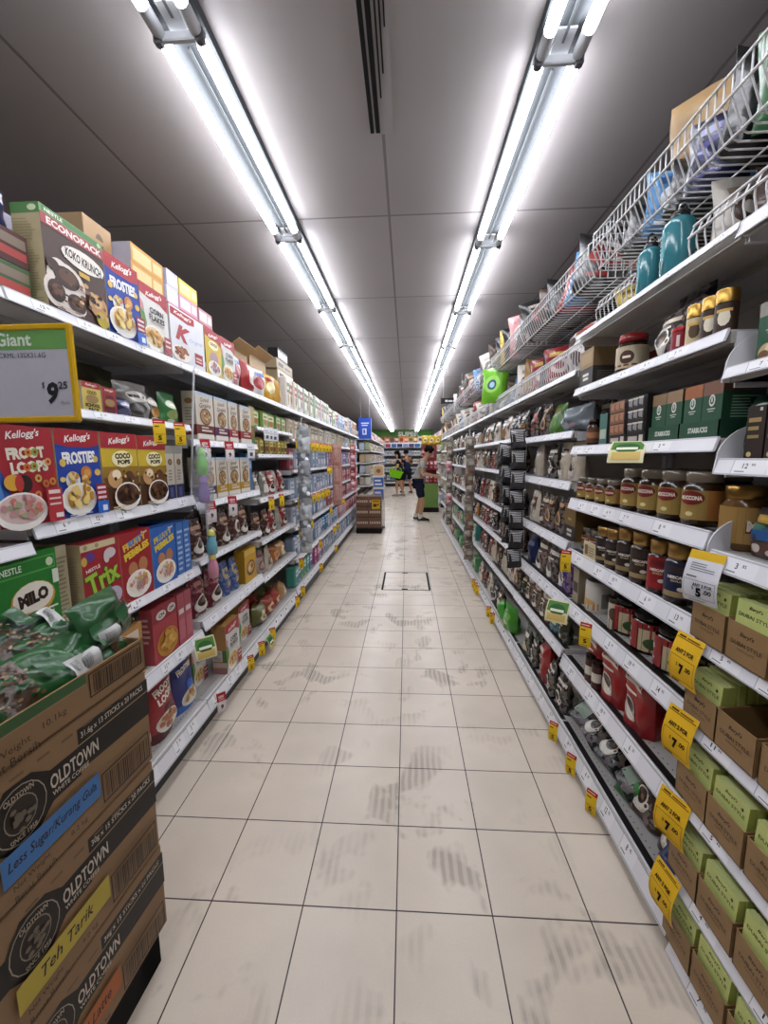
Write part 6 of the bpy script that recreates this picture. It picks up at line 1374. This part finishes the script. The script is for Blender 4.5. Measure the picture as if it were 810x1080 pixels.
m_ = MB(); m_.box(-.19, -.012, -.045, .19, .012, .045, M('151416', 'print')); art(m_, lambda u, v, o: ((u - .5) * .38, -.012 - o, (v - .5) * .09), .38, .09, [('R', .18, .3, .3, .65, 'd5d5d8'), ('R', .33, .3, .5, .6, 'd5d5d8'), ('R', .53, .3, .62, .65, 'd5d5d8'), ('R', .65, .3, .8, .6, 'd5d5d8')])
part('sign_board', m_, ks); part('hanger', MB().tube([(-.15, 0, .045), (-.15, 0, .448)], .003, WIRE), ks); part('hanger', MB().tube([(.15, 0, .045), (.15, 0, .448)], .003, WIRE), ks)
# green and red end display on the coffee side
ed = empty('floor_display', (.6, 10.9, 0)); tag(ed, 'floor display stand of red and green goods behind the standing shopper', 'display stand')
part('base', MB().box(-.24, -.3, 0, .24, .3, .12, M('1a1817', 'matte')), ed, 'black base')
part('body', MB().box(-.22, -.28, .12, .22, .28, .75, M('5a7a3a', 'card'), {'front': M('6a8a44', 'card')}).box(-.2, .1, .75, .2, .28, 1.75, M('7a3a34', 'card')), ed)
part('tray_shelf', MB().box(-.22, -.28, 1.1, .22, .1, 1.13, M('8a2f30', 'card')).box(-.22, -.28, .75, .22, .1, .78, M('8a2f30', 'card')), ed, 'red tray shelf')
rnd = random.Random(9)
for r, (zz, n) in enumerate(((.781, 4), (1.131, 4), (1.4, 3))):
    for k in range(n):
        q = (r + k) % 3
        o = put('red_bag', BGP[3 + q], (.43 + .11 * k, 10.66 + .02 * r, zz + (.0 if r < 2 else .02)), rnd.uniform(-.3, .3), '%s bag, %s on the %s level of the end display' % (['red', 'pink', 'maroon'][q], NTH[k], ['lower', 'upper', 'highest'][r]), 'bag', 'red and pink bags on the end display')
YB = pouch(.22, .25, .1, 'd0b03a', [('E', .5, .5, .3, .25, 'e9dca0'), ('E', .5, .5, .16, .12, 'a5702a')], 490, 'pillow').mesh('yellow_bag')
for k in range(3):
    put('yellow_bag', YB, (.5 + .16 * k, 11.05, 1.751), .2 * k - .2, 'yellow bag on top of the end display, %s from the aisle' % NTH[k], 'bag', 'yellow bags on the end display')
# gondolas beyond the cross aisle
FAR_LV = [(1.95, 1.98), (1.6, 1.63), (1.27, 1.3), (.95, .98), (.62, .65), (.1, .17)]
for side, xf, nm in ((-1, -1.0, 'cereal'), (1, .92, 'coffee')):
    for i in range(4):
        y0 = 11.6 + 1.9 * i
        bay(side, y0, y0 + 1.89, FAR_LV, 'distant shelving bay past the cross aisle, %s on the %s side' % (NTH[i], nm), 2.2, 0, seed=300 + i + (10 if side > 0 else 0), XF=xf)
        for li in range(6):
            fill(side, y0 + .02, y0 + 1.86, FAR_LV[li][1] - .003, packs(MIX + CREAM[:2] + PINK[:1], .27, .23, .16, 'far_pack', 'pack', 'pack', 500), SH6[li], 'distant %s %s bay' % (NTH[i], nm), 'packs on the distant shelves', seed=310 + i * 6 + li, xf=xf + (-.03 if side < 0 else .03), gap=.03, rows=2 if (i == 0 and side < 0) else 1)
# open chiller against the end wall
ch = empty('chiller', (-.2, 20.7, 0)); tag(ch, 'open chiller cabinet with lit header at the end of the aisle', 'chiller')
part('base', MB().box(-1.15, -.45, 0, 1.15, .4, .16, M('1c1b1c', 'paint')).box(-1.15, -.47, .16, 1.15, -.42, .24, M('d5d2d2', 'paint')), ch)
part('cabinet', MB().box(-1.15, .3, .16, 1.15, .4, 2.1, M('a9acb0', 'paint')).box(-1.18, -.45, .16, -1.13, .4, 2.1, M('b9bcc0', 'paint')).box(1.13, -.45, .16, 1.18, .4, 2.1, M('b9bcc0', 'paint')).box(-1.18, -.4, 2.1, 1.18, .4, 2.16, M('b9bcc0', 'paint')), ch)
hd = MB(); hd.box(-1.15, -.46, 1.9, 1.15, -.4, 2.12, M('d9dce2', 'print')); art(hd, lambda u, v, o: (-1.15 + 2.3 * u, -.46 - o, 1.9 + .22 * v), 2.3, .22, [('R', .01 + .125 * q, .1, .12 + .125 * q, .9, ['2a3a6a', '8a3a4a', '3a5a9a', '2a2a4a', '7a8ab0', '4a3a5a', '3a6aa0', '6a7a9a'][q]) for q in range(8)], base=.002, dz=.001)
part('header', hd, ch, 'picture header strip')
for q in range(4):
    part('shelf', MB().box(-1.12, -.38, .32 + .4 * q, 1.12, .3, .345 + .4 * q, M('c9ccd0', 'paint')), ch)
for q in range(4):
    for k in range(14):
        cl = [['d5d5d8', 'c9b9c0', 'b9c4d5', 'dcd9d0'], ['d9d9d9', 'a9b9cf', 'c9a9a9', 'd5cfa9'], ['cfd4da', 'd9d9dc', 'b9a9b9', 'a9c4b9'], ['2a3a6a', '34508a', 'c9ccd6', '22305a']][3 - q][(k * 7 + q) % 4]
        key = ('chill', cl)
        if key not in MATS: MATS[key] = carton(.13, .2, .22, cl, [('R', .15, .3, .85, .6, '7a7f8c'), ('R', .1, .7, .9, .85, 'e6e6e8')]).mesh('milk_carton')
        put('milk_carton', MATS[key], (-1.22 + .151 * k, 20.5, .346 + .4 * q), 0, 'chilled carton, %s along chiller shelf %s' % (ordw(k), ['one', 'two', 'three', 'four'][q]), 'carton', 'chilled cartons in the end chiller')
for k in range(9):
    cl = ['9c2f2a', 'a5442a', '6a4a34', '7a5238', 'c9602a', 'd0682a', 'a58a4a', '8a6a3a', 'b9b4a9'][k]
    put('carton_box', carton(.2, .25, .3, cl, [('R', .1, .3, .9, .7, 'd9b9a0' if k % 2 else '5a3a2a')]).mesh('carton_box'), (-1.2 + .235 * k, 20.7, 2.161), 0, '%s carton on top of the end chiller, %s from the cereal side' % (['red', 'rust', 'brown', 'tan', 'orange', 'bright orange', 'straw', 'olive', 'pale'][k], NTH[k]), 'carton', 'cartons on top of the chiller')
gs = empty('store_sign', (-.3, 21.1, 2.62)); tag(gs, 'green header board with white lettering on the far end wall', 'sign')
m_ = MB(); m_.box(-2.0, -.03, -.18, 1.6, .03, .18, M('4f8a34', 'print')); part('sign_board', m_, gs)
l_ = MB(); art(l_, lambda u, v, o: (-.2 + 1.2 * u, -.03 - o * 6, -.14 + .26 * v), 1.2, .26, [('T', 'SUPER', .5, .5, .9, .9, 'e3e9dc', 0, .05)], base=.003); part('lettering', l_, gs)

# ------------------------------------------------------------------ people
def skin_mesh(name, verts, edges, mats, sub=2):
    me = bpy.data.meshes.new(name); me.from_pydata([v[0] for v in verts], edges, [])
    ob = bpy.data.objects.new(name, me); COL.objects.link(ob)
    md = ob.modifiers.new('Skin', 'SKIN'); md.use_smooth_shade = True; md.branch_smoothing = .6
    for i, v in enumerate(verts):
        r = v[1]; r = r if isinstance(r, tuple) else (r, r)
        me.skin_vertices[0].data[i].radius = r
        me.skin_vertices[0].data[i].use_root = (i == 0)
    s = ob.modifiers.new('Sub', 'SUBSURF'); s.levels = sub; s.render_levels = sub
    dg = bpy.context.evaluated_depsgraph_get()
    out = bpy.data.meshes.new_from_object(ob.evaluated_get(dg))
    bpy.data.objects.remove(ob); bpy.data.meshes.remove(me)
    out.materials.clear(); out.materials.append(mats)
    for p in out.polygons: p.use_smooth = True; p.material_index = 0
    out.name = name
    return out
def append_mesh(mb, me, m):
    return mb.add([tuple(v.co) for v in me.vertices], [tuple(p.vertices) for p in me.polygons], m, True)
def lerp(a, b, t): return tuple(a[i] + (b[i] - a[i]) * t for i in range(3))
def person(loc, rz, J, label, skin, shirt, shorts, shoe, hair, H=1.0, sleeve=.62, leg=.95, sock=None, longhair=False, stripes=None):
    o = empty('person', loc, rz); tag(o, label, 'person'); SK = M(skin, 'skin')
    V = [(J['pelvis'], .125), (J['spine'], .115), (J['chest'], (.135, .115)), (J['neck'], .052), (J['head0'], .06), (J['head'], (.082, .095)), (J['crown'], .07)]
    E = [(0, 1), (1, 2), (2, 3), (3, 4), (4, 5), (5, 6)]
    for s in 'LR':
        b = len(V); V += [(J['hip' + s], .095), (lerp(J['hip' + s], J['knee' + s], .5), .082), (J['knee' + s], .06), (lerp(J['knee' + s], J['ank' + s], .35), .057), (J['ank' + s], .037), (J['toe' + s], .035)]
        E += [(0, b)] + [(b + i, b + i + 1) for i in range(5)]
        b = len(V); V += [(J['sho' + s], .06), (J['elb' + s], .041), (J['wri' + s], .028), (J['hand' + s], .036)]
        E += [(2, b)] + [(b + i, b + i + 1) for i in range(3)]
    body = MB(); append_mesh(body, skin_mesh('body', V, E, SK), SK)
    for s in 'LR':      # five fingers on each hand, unequal and bent
        h = Vector(J['hand' + s]); d = (h - Vector(J['wri' + s])).normalized(); side = d.cross(Vector((0, 0, 1)))
        side = side.normalized() if side.length > .05 else Vector((0, 1, 0)); up = side.cross(d)
        for q in range(4):
            b0 = h + side * (.024 - .016 * q) + d * .02; Lf = (.062, .072, .068, .052)[q]
            body.tube([b0, b0 + d * Lf * .5, b0 + d * Lf * .8 - up * Lf * .35], [.0085, .008, .006], SK, 6)
        b0 = h + side * .03 - d * .015
        body.tube([b0, b0 + side * .022 + d * .025, b0 + side * .02 + d * .05 - up * .01], [.011, .0095, .007], SK, 6)
    hd = Vector(J['head']); fw = Vector(J['face']).normalized(); sd = fw.cross(Vector((0, 0, 1))).normalized(); up = sd.cross(fw).normalized()
    body.sphere(hd + fw * .095 - up * .012, (.014, .014, .02), SK, 8, 6)
    for q in (-1, 1): body.sphere(hd + sd * .085 * q - up * .01, (.016, .016, .03), SK, 8, 6)
    part('body', body, o)
    for nm, off, m in (('eyes', .006, '1a1412'), ('mouth', -.055, '8a4a44')):
        e = MB()
        if nm == 'eyes':
            for q in (-1, 1): e.sphere(hd + fw * .086 + sd * .032 * q + up * .015, (.011, .011, .008), M(m, 'gloss'), 8, 6)
        else: e.sphere(hd + fw * .084 - up * .05, (.02, .02, .006), M(m, 'skin'), 8, 6)
        part(nm, e, o)
    hm = MB(); hm.sphere(hd - fw * .018 + up * .045, (.104, .108, .095), M(hair, 'cloth'), 14, 10)
    rr = random.Random(3)
    for q in range(16):
        a = rr.uniform(0, 6.28); hm.sphere(hd - fw * .02 + up * (.05 + .05 * rr.random()) + fw * .08 * math.cos(a) + sd * .08 * math.sin(a), .03, M(hair, 'cloth'), 7, 5)
    if longhair: hm.sphere(hd - fw * .07 - up * .1, (.07, .085, .15), M(hair, 'cloth'), 12, 8)
    part('hair', hm, o)
    # clothes
    c = J['chest']; V2 = [((J['pelvis'][0], J['pelvis'][1], J['pelvis'][2] - .12), .165), ((J['pelvis'][0], J['pelvis'][1], J['pelvis'][2] + .06), .15), (J['spine'], .142), (J['chest'], (.152, .132)), (lerp(J['chest'], J['neck'], .72), .085)]; E2 = [(0, 1), (1, 2), (2, 3), (3, 4)]
    for s in 'LR':
        b = len(V2); V2 += [(J['sho' + s], .075), (lerp(J['sho' + s], J['elb' + s], sleeve), .066)]; E2 += [(3, b), (b, b + 1)]
    part('shirt', skin_mesh('shirt', V2, E2, M(shirt, 'cloth')), o)
    V3 = [(J['pelvis'], .126)]; E3 = []
    for s in 'LR':
        b = len(V3); V3 += [(J['hip' + s], .1), (lerp(J['hip' + s], J['knee' + s], leg * .5), .1), (lerp(J['hip' + s], J['knee' + s], leg), .088)]; E3 += [(0, b), (b, b + 1), (b + 1, b + 2)]
    part('shorts', skin_mesh('shorts', V3, E3, M(shorts, 'cloth')), o)
    for s in 'LR':
        a = Vector(J['ank' + s]); t = Vector(J['toe' + s]); dd = (t - a); dd.z = 0; dd.normalize(); sh = MB()
        sh.tube([(a.x - dd.x * .06, a.y - dd.y * .06, .04), (a.x, a.y, .055), (t.x - dd.x * .02, t.y - dd.y * .02, .045), (t.x + dd.x * .07, t.y + dd.y * .07, .034)], [.034, .048, .046, .03], M(shoe, 'cloth'), 10)
        sh.tube([(a.x - dd.x * .075, a.y - dd.y * .075, .012), (t.x + dd.x * .08, t.y + dd.y * .08, .012)], .014, M('d5d2cc', 'paint'), 8)
        sh.tube([(a.x - dd.x * .075 + dd.y * .03, a.y - dd.y * .075 - dd.x * .03, .012), (t.x + dd.x * .06 + dd.y * .03, t.y + dd.y * .06 - dd.x * .03, .012)], .012, M('d5d2cc', 'paint'), 8)
        sh.tube([(a.x - dd.x * .075 - dd.y * .03, a.y - dd.y * .075 + dd.x * .03, .012), (t.x + dd.x * .06 - dd.y * .03, t.y + dd.y * .06 + dd.x * .03, .012)], .012, M('d5d2cc', 'paint'), 8)
        part('shoe', sh, o)
        if sock:
            k = MB(); k.lathe([(.045, 0), (.05, .09), (.055, .1)], M(sock, 'cloth'), 12, (a.x, a.y, .06)); part('sock', k, o)
    return o
# local +x is the way the body faces
def joints(lean=0.0, hands=((.3, .13, 1.04), (.3, -.13, 1.04)), elb=((.04, .23, 1.08), (.04, -.23, 1.08)), face=(1, 0, -.25), step=.0, S=1.0):
    J = dict(pelvis=(0, 0, .9), spine=(.01 + lean * .2, 0, 1.08), chest=(.03 + lean * .6, 0, 1.27), neck=(.05 + lean, 0, 1.42), head0=(.07 + lean * 1.1, 0, 1.46), head=(.095 + lean * 1.2, 0, 1.545), crown=(.085 + lean * 1.15, 0, 1.6), face=face)
    for s, q in (('L', 0), ('R', 1)):
        y = .09 if q == 0 else -.09; st = step * (1 if q == 0 else -1)
        J['hip' + s] = (0, y, .86); J['knee' + s] = (.06 + st * .5, y * 1.1, .48); J['ank' + s] = (-.01 + st, y * 1.15, .085); J['toe' + s] = (.12 + st, y * 1.25, .035)
        J['sho' + s] = (.03 + lean * .6, .175 if q == 0 else -.175, 1.34); J['elb' + s] = elb[q]
        h = Vector(hands[q]); e = Vector(elb[q]); J['hand' + s] = tuple(h); J['wri' + s] = tuple(h - (h - e).normalized() * .075)
    return {k: (tuple(x * S for x in v) if k != 'face' else v) for k, v in J.items()}
SHO = person((.27, 9.15, 0), R_(-8), joints(lean=.1, hands=((.4, .1, 1.0), (.42, -.08, 1.02)), elb=((.1, .23, 1.06), (.1, -.23, 1.06)), face=(1, 0, -.55), step=-.06), 'shopper in grey shirt and navy shorts looking down at goods in hand', 'b58a6c', '9a9994', '1d2033', '2a2725', '15110f', sock='d9d6d0')
HELD = carton(.12, .05, .15, 'a57a4a', [('R', .1, .3, .9, .7, '8a3a2a')])
put('food_packet', HELD.mesh('food_packet'), (.76, 9.09, .93), R_(-98), 'tan packet held by the shopper in the grey shirt', 'packet')
person((-.24, 15.0, 0), R_(170), joints(lean=.02, hands=((.3, .12, 1.02), (.3, -.1, 1.3)), face=(1, 0, -.2), step=.1), 'shopper in black clothes facing the cereal side with a green basket', 'c79a7c', '232227', '17161a', '8f8a86', '120f0e', longhair=True, leg=.8)
person((.02, 16.4, 0), R_(120), joints(S=1.03, face=(1, 0, -.15), hands=((.28, .16, 1.1), (.3, -.14, 1.12)), step=.15), 'shopper in navy shirt and dark shorts farthest down the aisle', 'a87a5c', '20253f', '22222a', '2a2725', '1a1512')
bk = empty('shopping_basket', (-.44, 14.62, .72)); tag(bk, 'lime green shopping basket carried by the shopper in black', 'basket')
b = MB(); LG = M('7ac21c', 'gloss')
b.prism([(-.2, .02), (-.17, 0), (.17, 0), (.2, .02), (.24, .24), (-.24, .24)], 'y', -.14, .14, LG); b.box(-.25, -.155, .235, .25, .155, .262, M('86d022', 'gloss'))
part('basket_body', b, bk); part('handle', MB().tube([(-.2, 0, .25), (-.16, 0, .36), (0, 0, .4), (.16, 0, .36), (.2, 0, .25)], .012, LG), bk)
bk.rotation_euler = (0, .25, .15)

# ------------------------------------------------------------------ light, view, render look
w = bpy.data.worlds.new('world'); SC.world = w; w.use_nodes = True
w.node_tree.nodes['Background'].inputs[0].default_value = (.5, .52, .55, 1); w.node_tree.nodes['Background'].inputs[1].default_value = .1
SC.view_settings.view_transform = 'Standard'; SC.view_settings.look = 'None'; SC.view_settings.gamma = 1; SC.view_settings.use_curve_mapping = False
SC.view_settings.exposure = 0.63
SC.cycles.use_denoising = True
SC.cycles.max_bounces = 8; SC.cycles.diffuse_bounces = 4; SC.cycles.glossy_bounces = 3; SC.cycles.transparent_max_bounces = 12
SC.cycles.sample_clamp_indirect = 6
